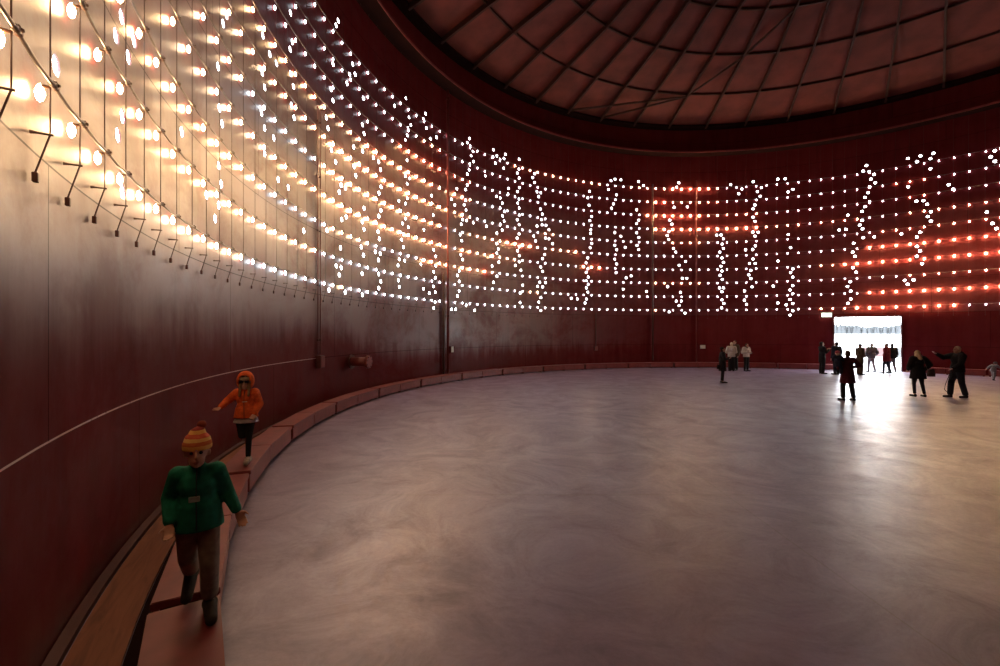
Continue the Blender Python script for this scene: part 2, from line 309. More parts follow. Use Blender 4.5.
def ring_profile(name, prof, m, n=180, parent=None, a0=0.0, a1=360.0):
    """revolve a closed (r, z) profile about the tank axis"""
    bm = bmesh.new(); full = abs(a1-a0) >= 359.9
    steps = n if full else n+1
    R_ = [[bm.verts.new(pol(r, a0+(a1-a0)*i/n, z)) for r, z in prof] for i in range(steps)]
    for i in range(n):
        A, B = R_[i], R_[(i+1) % steps]
        for k in range(len(prof)):
            bm.faces.new((A[k], B[k], B[(k+1) % len(prof)], A[(k+1) % len(prof)]))
    if not full:
        bm.faces.new(R_[0]); bm.faces.new(R_[-1][::-1])
    bmesh.ops.recalc_face_normals(bm, faces=bm.faces)
    return from_bm(name, bm, m, parent)
ONES = 'first second third fourth fifth sixth seventh eighth ninth tenth eleventh twelfth thirteenth fourteenth fifteenth sixteenth seventeenth eighteenth nineteenth'.split()
TENS = {2: ('twentieth', 'twenty'), 3: ('thirtieth', 'thirty'), 4: ('fortieth', 'forty'), 5: ('fiftieth', 'fifty'),
        6: ('sixtieth', 'sixty'), 7: ('seventieth', 'seventy'), 8: ('eightieth', 'eighty'), 9: ('ninetieth', 'ninety')}
def nth(n):
    if n < 20: return ONES[n-1]
    t, u = divmod(n, 10)
    return TENS[t][0] if u == 0 else TENS[t][1] + '-' + ONES[u-1]

# ------------------------------------------------------------------ the tank: wall with its drilled holes and the doorway
HT = 15.6
DOOR = (51.5, 61.5, 3.07)                # bearings of its jambs, head height
def build_wall():
    k = PI/180*R
    lo, hi = -60.0, 300.0
    vs, es, seen = [], [], set()
    def add(p): vs.append(Vector(p)); return len(vs)-1
    # outline with the doorway cut out of the bottom edge
    out = [(lo, 0), (DOOR[0], 0), (DOOR[0], DOOR[2]), (DOOR[1], DOOR[2]), (DOOR[1], 0), (hi, 0), (hi, HT), (lo, HT)]
    def seg(a, b):
        n = max(1, int(max(abs(a[0]-b[0])/1.5, abs(a[1]-b[1])/0.9)))
        return [(a[0]+(b[0]-a[0])*i/n, a[1]+(b[1]-a[1])*i/n) for i in range(n)]
    ring = []
    for a, b in zip(out, out[1:]+out[:1]): ring += seg(a, b)
    ids = [add((a*k, z)) for a, z in ring]
    es += [(ids[i], ids[(i+1) % len(ids)]) for i in range(len(ids))]
    HRS = (0.075, 0.064)
    cells = {}
    hs = []
    for a, z in HOLES:
        c = Vector((a*k, z)); hs.append(c)
        n = 14 if a > 150 else 10
        HR = HRS[0] if a > 160 else HRS[1]
        i0 = [add((c.x + HR*math.cos(2*PI*i/n), c.y + HR*math.sin(2*PI*i/n))) for i in range(n)]
        es += [(i0[i], i0[(i+1) % n]) for i in range(n)]
        cells.setdefault((int(c.x//1), int(c.y//1)), []).append(c)
    def near(p, d):
        for i in (-1, 0, 1):
            for j in (-1, 0, 1):
                for c in cells.get((int(p.x//1)+i, int(p.y//1)+j), ()):
                    if (c-p).length < d: return True
        return False
    a = lo + 0.75
    col = 0
    while a < hi:
        z = 0.45 if col % 2 else 0.85
        while z < HT - .2:
            p = Vector((a*k, z))
            indoor = DOOR[0]-.6 < a < DOOR[1]+.6 and z < DOOR[2]+.25
            if not indoor and not near(p, HRS[0]+.05): add(p)
            z += 0.85
        a += 1.5; col += 1
    V, E_, F, *_ = geometry.delaunay_2d_cdt(vs, es, [], 0, 1e-6)
    keep = []
    for f in F:
        c = (V[f[0]] + V[f[1]] + V[f[2]])/3
        if near(c, (HRS[0] if c.x/k > 160 else HRS[1])*.93): continue
        if DOOR[0] < c.x/k < DOOR[1] and c.y < DOOR[2]: continue
        keep.append(list(f))
    T = 0.014
    nV = len(V)
    def P(v, r): return pol(r, v.x/k, v.y)
    co = [P(v, R) for v in V] + [P(v, R+T) for v in V]
    faces = []; cnt = {}
    for f in keep:
        A = [co[i] for i in f]
        nrm = (A[1]-A[0]).cross(A[2]-A[0])
        if nrm.dot(-rad(V[f[0]].x/k)) < 0: f = f[::-1]
        faces.append(f); faces.append([i+nV for i in f[::-1]])
        for i in range(3): cnt[(f[i], f[(i+1) % 3])] = 1
    n_sheet = len(faces)
    for (i, j) in list(cnt):
        if (j, i) not in cnt: faces.append([j, i, i+nV, j+nV])
    me = bpy.data.meshes.new('wall_round')
    me.from_pydata([tuple(c) for c in co], [], faces)
    uvl = me.uv_layers.new(name='plates')
    nl = [None]*len(me.loops)
    for pi_, p in enumerate(me.polygons):
        p.use_smooth = True
        for li in p.loop_indices:
            vi = me.loops[li].vertex_index
            v = V[vi % nV]
            uvl.data[li].uv = (v.x, v.y)
            if pi_ < n_sheet:
                n_ = rad(v.x/k); nl[li] = tuple(-n_ if vi < nV else n_)
            else: nl[li] = tuple(p.normal)
    me.normals_split_custom_set(nl)
    o = link('wall_round', me, M['wall'])
    return tag(o, kind='structure')
build_wall()

# floor disc
bm = bmesh.new()
c0 = bm.verts.new(pol(0, 0)); rg = [bm.verts.new(pol(R+.014, i*2)) for i in range(180)]
for i in range(180): bm.faces.new((c0, rg[i], rg[(i+1) % 180]))
tag(from_bm('floor', bm, M['floor']), kind='structure')
# orange plank strip on the floor behind the benches and a low dark ring against the wall
def strip(name, r0, r1, z, m, a0, a1):
    n = int((a1-a0)/1.5); prof = [(r0, 0.001), (r1, 0.001), (r1, z), (r0, z)]
    o = ring_profile(name, prof, m, n, None, a0, a1)
    me = o.data; uvl = me.uv_layers.new(name='plates')
    for l in me.loops:
        v = me.vertices[l.vertex_index].co; a = math.atan2(v.y-CY, v.x-CX) % (2*PI)
        uvl.data[l.index].uv = (a*R, math.hypot(v.x-CX, v.y-CY))
    return tag(o, kind='structure')
strip('trim_1', 16.57, 16.895, .022, M['plank'], 62.5, 232)
strip('trim_2', 16.57, 16.895, .022, M['plank'], 20, 50.8)
strip('baseboard_round', 16.91, 16.99, .05, M['dred'], 62.5, 290)
strip('shade_strip', 16.36, 16.565, .006, M['eave'], 62.5, 232)  # dark strip painted in as the shade between benches and plank
# doorway frame
bm = bmesh.new()
for a in (DOOR[0]-.12, DOOR[1]+.12): obox(bm, pol(R-.005, a, DOOR[2]/2), tan(a)*.035, rad(a)*.05, Vector((0, 0, DOOR[2]/2)))
for i in range(6):
    a = DOOR[0] + (DOOR[1]-DOOR[0])*(i+.5)/6
    obox(bm, pol(R-.005, a, DOOR[2]+.035), tan(a)*.262, rad(a)*.05, Vector((0, 0, .035)))
tag(from_bm('door_1', bm, M['dred']), kind='structure')
bm = bmesh.new()
sector(bm, R-.06, R+.10, DOOR[0], DOOR[1], .001, .012, 6)
tag(from_bm('trim_3', bm, M['white']), kind='structure')

# inner lip (wind girder), eave ring and roof
tag(ring_profile('trim_4', [(16.29, 13.42), (17.0, 13.42), (17.0, 13.45), (16.32, 13.45)], M['eave']), kind='structure')
tag(ring_profile('trim_7', [(16.26, 13.40), (16.29, 13.40), (16.29, 13.50), (16.26, 13.50)], M['bench']), kind='structure')
tag(ring_profile('trim_5', [(16.55, 15.15), (17.0, 15.10), (17.0, 15.6), (16.55, 15.25)], M['eave']), kind='structure')
PROF = [(17.1, 15.20), (16.55, 15.32), (14.24, 16.02), (11.59, 16.65), (9.41, 17.43), (6.0, 18.2), (2.2, 18.95), (0.5, 19.1)]
bm = bmesh.new(); n = 180
rr = [[bm.verts.new(pol(r, i*2, z)) for r, z in PROF] for i in range(n)]
for i in range(n):
    for k in range(len(PROF)-1):
        bm.faces.new((rr[i][k], rr[i][k+1], rr[(i+1) % n][k+1], rr[(i+1) % n][k]))
bm.faces.new([rr[i][-1] for i in range(n)])
bmesh.ops.recalc_face_normals(bm, faces=bm.faces)
tag(from_bm('ceiling', bm, M['roof']), kind='structure')
# rafters and purlin rings under the sheets: things one could unbolt
def roof_z(r):
    for (r0, z0), (r1, z1) in zip(PROF, PROF[1:]):
        if r1 <= r <= r0: return z0 + (z1-z0)*(r0-r)/(r0-r1)
def in_view(p):
    return p.y > .2 and abs(p.x/p.y*444.44) < 500 and -60 < (p.z-EYE)/p.y*444.44 < 333
first = None
seq = 0
for k in range(45):
    a = 85.8 + 8.0*(k-22)*1.0
    if not (-20 < (a % 360) < 190): continue
    rs = (16.6, 14.24, 11.59, 9.41, 6.0, 2.3, .7)
    bm = bmesh.new()
    for r0, r1 in zip(rs, rs[1:]):
        p, q = pol(r0, a, roof_z(r0)-.15), pol(r1, a, roof_z(r1)-.15)
        d = (q-p); t = tan(a); u = d.cross(t).normalized()
        obox(bm, (p+q)/2, d/2*1.004, t*.010, u*.135)                 # web
        obox(bm, (p+q)/2 - Vector((0, 0, .135)), d/2*1.004, t*.05, u*.006)   # lower flange
    o = from_bm('roof_rafter', bm, M['raft'])
    o['_a'] = a
# labels for the rafters follow once all exist
rf = [o for o in COL.objects if o.name.startswith('roof_rafter')]
vis = sorted([o for o in rf if in_view(pol(16.5, o['_a'], 15.2)) or in_view(pol(12, o['_a'], 16.5))], key=lambda o: -o['_a'])
for o in rf:
    if o not in vis: bpy.data.objects.remove(o)
for i, o in enumerate(vis):
    del o['_a']
    tag(o, f'dark steel roof rafter under the red roof sheets, {nth(i+1)} from the left', 'rafter', 'rafters under the roof')
for (r, nm) in ((14.24, 'outermost'), (11.59, 'second outermost'), (9.41, 'third outermost'), (6.0, 'innermost')):
    z = roof_z(r) - .03
    tag(ring_profile('roof_purlin', [(r-.04, z-.10), (r+.04, z-.10), (r+.04, z), (r-.04, z)], M['raft']), f'{nm} dark purlin ring tied across the rafters of the roof', 'purlin', 'purlin rings of the roof')
def brace(p, q, lab):
    bm = bmesh.new(); tube(bm, [p, q], .06, 6)
    tag(from_bm('roof_brace', bm, M['raft']), lab, 'brace', 'diagonal braces of the roof')
zz = lambda r: roof_z(r) - .22
brace(pol(16.4, 117.8, zz(16.4)), pol(14.24, 101.8-8, zz(14.24)), 'dark diagonal brace from the eave up to the outermost purlin ring')
brace(pol(16.4, 109.8, zz(16.4)), pol(14.24, 93.8, zz(14.24)), 'short dark diagonal brace meeting the longer one at the outermost purlin ring')
brace(pol(14.24, 93.8, zz(14.24)), pol(11.59, 93.8-8, zz(11.59)), 'dark diagonal brace between the outermost and second purlin rings')
brace(pol(11.59, 85.8, zz(11.59)), pol(9.41, 77.8, zz(9.41)), 'dark diagonal brace between the second and third purlin rings')
# ------------------------------------------------------------------ the curtain of lamps: upright wires, ring cables, bulbs
BEARING = [213.14, 211.13, 209.18, 207.24, 205.32, 203.45, 201.62, 199.67, 197.66, 195.69, 193.75, 191.86, 189.98, 188.04, 186.13, 184.23, 182.29, 180.39, 178.54, 176.67, 174.77, 172.95, 171.08, 169.22, 167.38, 165.51, 163.64, 161.77, 159.93, 158.06, 156.2, 154.35, 152.49, 150.62, 148.74, 146.87, 145.02, 143.18, 141.32, 139.47, 137.63, 135.75, 133.87, 132.0, 130.13, 128.24, 126.34, 124.45, 122.56, 120.67, 118.79, 116.91, 115.03, 113.14, 111.23, 109.32, 107.43, 105.53, 103.66, 101.83, 99.96, 98.1, 96.22, 94.33, 92.42, 90.53, 88.64, 86.76, 84.87, 82.97, 81.05, 79.16, 77.24, 75.32, 73.42, 71.51, 69.57, 67.65, 65.71, 63.79, 61.86, 59.94, 58.02, 56.11, 54.18, 52.26, 50.34, 48.42, 46.5, 44.58, 42.72, 40.76, 39.1]
def col_deg(k):
    if k < 0: return BEARING[0] - 2.0*k
    if k >= len(BEARING)-1: return BEARING[-1] - 1.9*(k-len(BEARING)+1)
    i = int(k); return BEARING[i] + (BEARING[i+1]-BEARING[i])*(k-i)
NC = 93
RW = 16.905                                # the wires hang this far from the axis
H0, DZ = EYE + 1.508, 0.860
def col_x(k):
    p = pol(RW, col_deg(k)); return 500 + 444.44*p.x/p.y
# which stretches of each row burn hot or warm (the rest is pale), by row from the bottom
HOT = {0: [(-900, 150), (845, 955)], 1: [(-900, 250), (869, 1100)], 2: [(-900, 250), (425, 450), (462, 476), (484, 488)], 3: [(-900, 190), (285, 452), (458, 472), (490, 496), (582, 604), (840, 1100)],
       4: [(-900, 60), (330, 442), (508, 534), (573, 580), (869, 1100)], 5: [(-900, 200), (318, 452), (458, 464)], 6: [(-900, 326), (364, 440), (455, 466), (655, 757)], 7: [(398, 442), (640, 700)],
       8: [(655, 668)], 9: [(666, 712)]}
WARM = {0: [(150, 250), (336, 345), (650, 662), (820, 845)], 1: [(250, 318), (525, 540)], 2: [(250, 272), (334, 372), (440, 500), (655, 700), (900, 1100)], 3: [(190, 285), (472, 520), (820, 840)],
        4: [(60, 250), (318, 330), (470, 545), (553, 575)], 5: [(200, 318), (452, 475), (545, 556), (665, 702), (880, 1100)], 6: [(326, 364), (440, 475), (757, 800), (812, 862), (900, 1100)],
        7: [(442, 478), (700, 762), (900, 930)], 8: [(418, 442), (640, 720), (895, 930)], 9: [(512, 600), (630, 720)]}
def level(j, x):
    if any(a <= x <= b for a, b in HOT[j]): return 'hot' if x < 330 else ('hotter' if x < 480 else 'hottest')
    if any(a <= x <= b for a, b in WARM[j]): return 'warm'
    return 'cool'
# upright wires
def wire_proto():
    """built at bearing 0 with the wall at +x; origin on the wall foot of the wire"""
    root = bpy.data.objects.new('tension_wire', None); COL.objects.link(root); root.empty_display_size = .1
    bm = bmesh.new(); tube(bm, [(RW-R, 0, 3.355), (RW-R, 0, 13.38)], .0042, 6)
    a = from_bm('wire', bm, M['wire'], root)
    bm = bmesh.new(); tube(bm, [(-.006, 0, 3.355), (-.04, 0, 3.355), (RW-R-.014, 0, 3.355)], [.012, .007, .007], 6)
    b = from_bm('bracket_arm', bm, M['wire'], root)
    bm = bmesh.new(); tube(bm, [(RW-R, 0, 3.355), (-.030, 0, 3.115)], .005, 6)
    c = from_bm('tie_rod', bm, M['wire'], root)
    bm = bmesh.new(); obox(bm, (-.030, 0, 3.085), (.014, 0, 0), (0, .015, 0), (0, 0, .030))
    bmesh.ops.bevel(bm, geom=bm.edges[:], offset=.004, segments=1, affect='EDGES')
    d = from_bm('anchor_block', bm, M['dred'], root)
    return root
def copy_tree(o, parent=None):
    c = o.copy(); COL.objects.link(c)
    if parent is not None: c.parent = parent
    for ch in list(o.children): copy_tree(ch, c)
    return c
wp = wire_proto()
for k in range(NC):
    o = wp if k == 0 else copy_tree(wp)
    a = col_deg(k); o.location = pol(R, a); o.rotation_euler = (0, 0, math.radians(a))
    tag(o, f'thin dark upright wire before the round wall, {nth(k+1)} from the left', 'wire', 'upright wires carrying the lamps')
# ring cables
RC = RW - .0172
for j in range(10):
    bm = bmesh.new(); pts = []
    for i in range(-4*2, (NC+2)*2+1):
        k = i/2; z = H0 + DZ*j - (.012 if i % 2 else 0)
        pts.append(pol(RC, col_deg(k), z))
    tube(bm, pts, .0115, 8)
    tag(from_bm('light_cable', bm, M['cable'], None, True), f'grey ring cable strung with bulbs along the wall, {nth(j+1)} from the bottom', 'cable', 'ring cables of the lamps')
# bulbs
def bulb_bm(sub, mi=0, bm=None, mx=None):
    own = bm is None
    if own: bm = bmesh.new()
    r = bmesh.ops.create_icosphere(bm, subdivisions=sub, radius=1.0)
    vs = r['verts']
    for v in vs:
        v.co = Vector((v.co.x*(.024 if own else .031), v.co.y*(.027 if own else .035), v.co.z*.056))
        if v.co.z > 0: v.co.x *= 1-.25*v.co.z/.056; v.co.y *= 1-.25*v.co.z/.056
        v.co += Vector((.070, -.026, -.048))
    if mx is not None:
        for v in vs: v.co = mx @ v.co
    for f in {f for v in vs for f in v.link_faces}: f.material_index = mi; f.smooth = True
    return bm
def socket_bm():
    bm = bmesh.new()
    tube(bm, [(0, -.032, 0), (0, -.008, 0)], .0195, 10, False); tube(bm, [(0, .008, 0), (0, .032, 0)], .0195, 10, False)     # clamp round the cable
    tube(bm, [(.019, -.027, -.004), (.045, -.027, -.005), (.066, -.026, -.012)], [.009, .011, .015], 7)                  # neck towards the wall
    tube(bm, [(-.018, 0, .004), (-.030, 0, .004)], [.013, .008], 6); tube(bm, [(-.012, -.012, .021), (-.012, .012, .021)], .005, 6)                                         # bolt head
    return bm
me_s = bpy.data.meshes.new('cable_lamp'); b_ = socket_bm(); b_.to_mesh(me_s); b_.free(); me_s.materials.append(M['sock'])
for p in me_s.polygons: p.use_smooth = True
me_b = {}
for lv in ('hot', 'hotter', 'hottest', 'warm', 'cool'):
    b_ = bulb_bm(2); me = bpy.data.meshes.new('bulb'); b_.to_mesh(me); b_.free(); me.materials.append(M[lv]); me_b[lv] = me
allb = []
for j in range(10):
    for k in range(-3, NC+2):
        p = pol(RC, col_deg(k), H0 + DZ*j)
        x = 500 + 444.44*p.x/p.y if p.y > .05 else -2000
        y = 333 - 444.44*(p.z-EYE)/p.y if p.y > .05 else -999
        seen = 2 < x < 998 and 2 < y < 664 and 0 <= k < NC
        allb.append((0 if seen else 1, (p-Vector((0, 0, EYE))).length, j, k, level(j, x)))
allb.sort()
NAMES = {'hot': 'bright warm bulb', 'hotter': 'bright warm bulb', 'hottest': 'bright orange bulb', 'warm': 'warm white bulb', 'cool': 'pale cold bulb'}
rest = []
for n_, (hid, d, j, k, lv) in enumerate(allb):
    a = col_deg(k); loc = pol(RC, a, H0 + DZ*j)
    if n_ < 300 and not hid:
        o = bpy.data.objects.new('cable_lamp', me_s); COL.objects.link(o)
        o.location = loc; o.rotation_euler = (0, 0, math.radians(a))
        c = bpy.data.objects.new('bulb', me_b[lv]); COL.objects.link(c); c.parent = o
        tag(o, f'{NAMES[lv]} where the {nth(j+1)} cable from the bottom crosses the {nth(k+1)} wire from left', 'lamp', 'lamps strung on the ring cables')
    else:
        rest.append((loc, a, lv))
bm = bmesh.new()
for loc, a, lv in rest:
    mx = Matrix.Translation(loc) @ Matrix.Rotation(math.radians(a), 4, 'Z')
    bulb_bm(1, {'hot': 1, 'warm': 2, 'cool': 3, 'hotter': 4, 'hottest': 5}[lv], bm, mx)
    t = tan(a); n_ = rad(a)
    tube(bm, [loc - t*.032, loc - t*.008], .0195, 6, False, 0)
    tube(bm, [loc + n_*.019 - t*.027 - Vector((0, 0, .004)), loc + n_*.066 - t*.027 - Vector((0, 0, .012))], [.011, .016], 5)
tag(from_bm('cable_lamps', bm, [M['sock'], M['hot'], M['warm'], M['cool'], M['hotter'], M['hottest']]), 'rows of small warm and pale bulbs on the far side of the round wall', 'lamps', 'lamps strung on the ring cables', 'stuff')

# ------------------------------------------------------------------ benches round the wall
def bench(a0, a1, label):
    ac = (a0+a1)/2; root = empty('bench', pol(16.23, ac), math.radians(ac))
    inv = (Matrix.Translation(pol(16.23, ac)) @ Matrix.Rotation(math.radians(ac), 4, 'Z')).inverted()
    def part(nm, fn, m):
        bm = bmesh.new(); fn(bm); bm.transform(inv)
        bmesh.ops.bevel(bm, geom=bm.edges[:], offset=.006, segments=2, affect='EDGES')
        return from_bm(nm, bm, m, root)
    mid = [(a0, ac-.02), (ac+.02, a1)]
    for b0, b1 in mid:
        part('seat', lambda bm: sector(bm, 16.03, 16.43, b0, b1, .275, .33), M['bench'])
        part('front_panel', lambda bm: sector(bm, 16.045, 16.075, b0+.03, b1-.03, .045, .275), M['bench'])
        part('back_panel', lambda bm: sector(bm, 16.385, 16.415, b0+.03, b1-.03, .045, .275), M['bench'])
    for b in (a0+.1, ac-.3, a1-.32):
        part('foot', lambda bm: sector(bm, 16.08, 16.38, b, b+.22, .001, .274), M['dred'])
    tag(root, label, 'bench', 'red benches round the wall')
step = 10.7; i = 0
a = 211 + step
while a - step > 61.0:
    if i == 0: lab = 'nearest red bench segment, under the foremost child in green'
    elif i == 1: lab = 'second red bench segment from the camera, just behind the child in green'
    else: lab = f'red bench segment along the curved wall, {nth(i+1)} from the camera'
    bench(a - step + .40, a, lab); a -= step; i += 1
a = 51.0; i = 0
for i in range(3):
    bench(a - step + .33, a - (0 if i else .5), f'red bench segment right of the bright doorway, {nth(i+1)} from its jamb'); a -= step

# ------------------------------------------------------------------ pipes, boxes and fittings on the wall
def on_wall(name, a, label, cat, build, group=None):
    root = empty(name, pol(R, a), math.radians(a)); build(root); tag(root, label, cat, group); return root
def P(root, nm, fn, m, smooth=False, bev=0):
    bm = bmesh.new(); fn(bm)
    if bev: bmesh.ops.bevel(bm, geom=bm.edges[:], offset=bev, segments=2, affect='EDGES')
    return from_bm(nm, bm, m, root, smooth)
def wx(x, r=R):
    """bearing of the wall behind a given direction of sight"""
    u = (x-500)/444.44; A = u*u+1; B = -2*(u*CX+CY); C_ = CX*CX+CY*CY-r*r
    t = (-B+math.sqrt(B*B-4*A*C_))/(2*A); return math.degrees(math.atan2(t-CY, u*t-CX)), t
def pipe(x, z0, z1, rad_, off, m, label, clamps=6):
    a, t = wx(x)
    def b(root):
        P(root, 'tube', lambda bm: tube(bm, [(-off, 0, z0), (-off, 0, z1)], rad_, 12), M[m], True)
        for i in range(clamps):
            z = z0+.4+(z1-z0-.8)*i/max(1, clamps-1)
            def cl(bm):
                obox(bm, (-off/2, 0, z), (off/2, 0, 0), (0, rad_*.5, 0), (0, 0, .02))
                tube(bm, [(-off, 0, z-.03), (-off, 0, z+.03)], rad_*1.22, 12)
            P(root, 'pipe_clip', cl, M['dred'])
    return on_wall('wall_pipe', a, label, 'pipe', b)
pipe(445.3, .02, 13.40, .055, .16, 'red', 'red pipe running up the wall from bench to roof, right of the darker pipe')
pipe(441.9, .02, 4.9, .06, .10, 'wire', 'dark brown pipe ending low on the wall, left of the tall red pipe', 3)
pipe(316.8, 1.55, 8.6, .014, .035, 'red', 'left thin conduit of the pair rising from the small box on the left wall', 5)
pipe(319.2, 1.55, 8.6, .014, .035, 'red', 'right thin conduit of the pair rising from the small box on the left wall', 5)
pipe(652, .4, 11.6, .05, .10, 'wire', 'dark pipe up the far wall, left of the middle of the bulb rows', 5)
pipe(696, .02, 11.9, .035, .06, 'red', 'thin red pipe up the far wall, right of the dark pipe', 5)
pipe(595.5, 1.35, 3.4, .022, .04, 'wire', 'short thin conduit dropping to a small box on the far wall', 2)
def box_on(x, z, w, h, d, m, face, name, label, cat):
    a, t = wx(x)
    def b(root):
        P(root, 'housing', lambda bm: obox(bm, (-d/2-.008, 0, z), (d/2, 0, 0), (0, w/2, 0), (0, 0, h/2)), M[m], bev=.008)
        P(root, 'cover', lambda bm: obox(bm, (-d-.014, 0, z), (.006, 0, 0), (0, w/2*.86, 0), (0, 0, h/2*.86)), M[face], bev=.003)
        for s in (-1, 1):
            P(root, 'screw', lambda bm: tube(bm, [(-d-.020, s*w*.34, z+h*.34), (-d-.026, s*w*.34, z+h*.34)], .008, 6), M['sock'])
    return on_wall(name, a, label, cat, b)
box_on(317.8, 1.33, .26, .36, .14, 'dred', 'red', 'junction_box', 'dark red junction box under the thin conduits on the left wall', 'junction box')
box_on(450.2, 1.38, .20, .30, .12, 'red', 'white', 'switch_box', 'small box with a white front, right of the tall red pipe', 'switch box')
box_on(595.5, 1.20, .22, .28, .10, 'dred', 'red', 'junction_box', 'small dark junction box on the far wall below a short conduit', 'junction box')
box_on(702.5, 1.27, .30, .22, .07, 'white', 'white', 'switch_box', 'small white switch box low on the far wall, right of the thin red pipe', 'switch box')
# pipe stub with flange poking out of the left wall
a, t = wx(351)
def stub(root):
    z = 1.20
    d = Vector((-1, 0, 0))
    P(root, 'pipe_barrel', lambda bm: tube(bm, [(0, 0, z), (-.62, 0, z)], .15, 20), M['red'], True)
    P(root, 'wall_flange', lambda bm: tube(bm, [(-.003, 0, z), (-.05, 0, z)], .23, 20), M['dred'])
    P(root, 'end_flange', lambda bm: tube(bm, [(-.58, 0, z), (-.64, 0, z)], .21, 20), M['red'])
    P(root, 'blind_cover', lambda bm: tube(bm, [(-.64, 0, z), (-.665, 0, z)], .205, 20), M['bench'])
    for i in range(8):
        y, zz_ = .175*math.cos(i*PI/4+.3), .175*math.sin(i*PI/4+.3)
        P(root, 'bolt', lambda bm: tube(bm, [(-.665, y, z+zz_), (-.685, y, z+zz_)], .018, 6), M['dred'])
on_wall('pipe_stub', a, 'short flanged red pipe end poking out of the left wall', 'pipe', stub)
# exit light left of the doorway
a, t = wx(826)
def exitl(root):
    P(root, 'light_housing', lambda bm: obox(bm, (-.19, 0, 3.36), (.045, 0, 0), (0, .27, 0), (0, 0, .03)), M['white'], bev=.008)
    P(root, 'lit_panel', lambda bm: obox(bm, (-.19, 0, 3.22), (.02, 0, 0), (0, .24, 0), (0, 0, .11)), M['greenlit'], bev=.004)
    P(root, 'hanger', lambda bm: obox(bm, (-.076, 0, 3.37), (.069, 0, 0), (0, .02, 0), (0, 0, .012)), M['white'], bev=.003)
on_wall('exit_light', a, 'small lit greenish white exit light above left of the doorway', 'exit light', exitl)

# ------------------------------------------------------------------ outdoors, seen through the doorway
bm = bmesh.new()
bmesh.ops.create_circle(bm, cap_ends=True, segments=64, radius=1500, matrix=Matrix.Translation((300, 300, -.06)))
tag(from_bm('ground', bm, M['snow']), kind='structure')
bm = bmesh.new()
rnd = random.Random(3)
for i in range(900):
    b = rnd.uniform(35.5, 46.5); d = rnd.uniform(1000, 1130)
    x, y = d*math.sin(math.radians(b))*1.0, d*math.cos(math.radians(b))
    h = rnd.uniform(15, 20) + 2.5*math.sin(b*.9); w = h*rnd.uniform(.22, .32)
    z0 = -2
    for q in range(3):
        bmesh.ops.create_cone(bm, cap_ends=True, segments=7, radius1=w*(1-.25*q), radius2=w*.05, depth=h*.55,
                              matrix=Matrix.Translation((x, y, z0 + h*(.27+.22*q))))
tag(from_bm('treeline', bm, M['fir']), 'pale grey forest along the far shore through the doorway', 'trees', None, 'stuff')
# low site fence outside
root = empty('site_fence', (32.5, 40.3, -.06), math.radians(-30))
tag(root, 'low pink and grey board fence on the snow beyond the doorway', 'fence')
for i in range(4):
    m = 'fence_pink' if i < 2 else 'fence_grey'
    P(root, 'board', lambda bm: obox(bm, (.9*i+.45, 0, .50), (.43, 0, 0), (0, .02, 0), (0, 0, .42)), M[m], bev=.006)
for i in range(5):
    P(root, 'post', lambda bm: obox(bm, (.9*i, .05, .47), (.03, 0, 0), (0, .03, 0), (0, 0, .47)), M['fence_grey'], bev=.004)
# overcast sky
w = bpy.data.worlds.new('overcast'); sc.world = w; w.use_nodes = True
bg = w.node_tree.nodes['Background']
bg.inputs[0].default_value = (0.90, 0.95, 1.0, 1); bg.inputs[1].default_value = 19.0
# camera
cam = bpy.data.cameras.new('camera'); co = bpy.data.objects.new('camera', cam); COL.objects.link(co)
co.location = (0, 0, EYE); co.rotation_euler = (PI/2, 0, 0)
cam.lens = 16.0; cam.sensor_width = 36.0; cam.clip_start = .05; cam.clip_end = 4000
sc.camera = co

# ------------------------------------------------------------------ people
def hull(bm, pts):
    vs = [bm.verts.new(p) for p in pts]
    r = bmesh.ops.convex_hull(bm, input=vs)
    junk = [g for g in r['geom_interior'] + r['geom_unused'] if isinstance(g, bmesh.types.BMVert)]
    if junk: bmesh.ops.delete(bm, geom=list(set(junk)), context='VERTS')
_b = bmesh.new(); bmesh.ops.create_icosphere(_b, subdivisions=2, radius=1.0); SPH = [v.co.copy() for v in _b.verts]; _b.free()
def blob(name, prims, voxel, m, parent, smooth=4, S=1.0):
    """one closed skin over tapered limbs ('c'), ovals ('e') and flared oval sleeves ('f')"""
    bm = bmesh.new()
    for p in prims:
        if p[0] == 'c':
            _, a, ra, b, rb = p; a, b = Vector(a), Vector(b)
            hull(bm, [a+ra*s for s in SPH] + [b+rb*s for s in SPH])
        elif p[0] == 'e':
            c, r = Vector(p[1]), p[2]
            q = p[3].to_matrix() if len(p) > 3 else Matrix.Identity(3)
            hull(bm, [c + q @ Vector((s.x*r[0], s.y*r[1], s.z*r[2])) for s in SPH])
        else:
            _, a, ra, b, rb = p
            pts = []
            for c, r in ((a, ra), (b, rb)):
                pts += [Vector(c) + Vector((r[0]*math.cos(i*PI/10), r[1]*math.sin(i*PI/10), 0)) for i in range(20)]
            hull(bm, pts)
    bm.transform(Matrix.Scale(S, 4))
    o = from_bm(name, bm, None, None)
    r = o.modifiers.new('r', 'REMESH'); r.mode = 'VOXEL'; r.voxel_size = voxel; r.use_smooth_shade = True
    s = o.modifiers.new('s', 'SMOOTH'); s.iterations = smooth; s.factor = .5
    dg = bpy.context.evaluated_depsgraph_get()
    me = bpy.data.meshes.new_from_object(o.evaluated_get(dg)); me.name = name
    bpy.data.objects.remove(o)
    me.materials.clear(); me.materials.append(m)
    for p in me.polygons: p.use_smooth = True
    c = bpy.data.objects.new(name, me); COL.objects.link(c); c.parent = parent
    return c
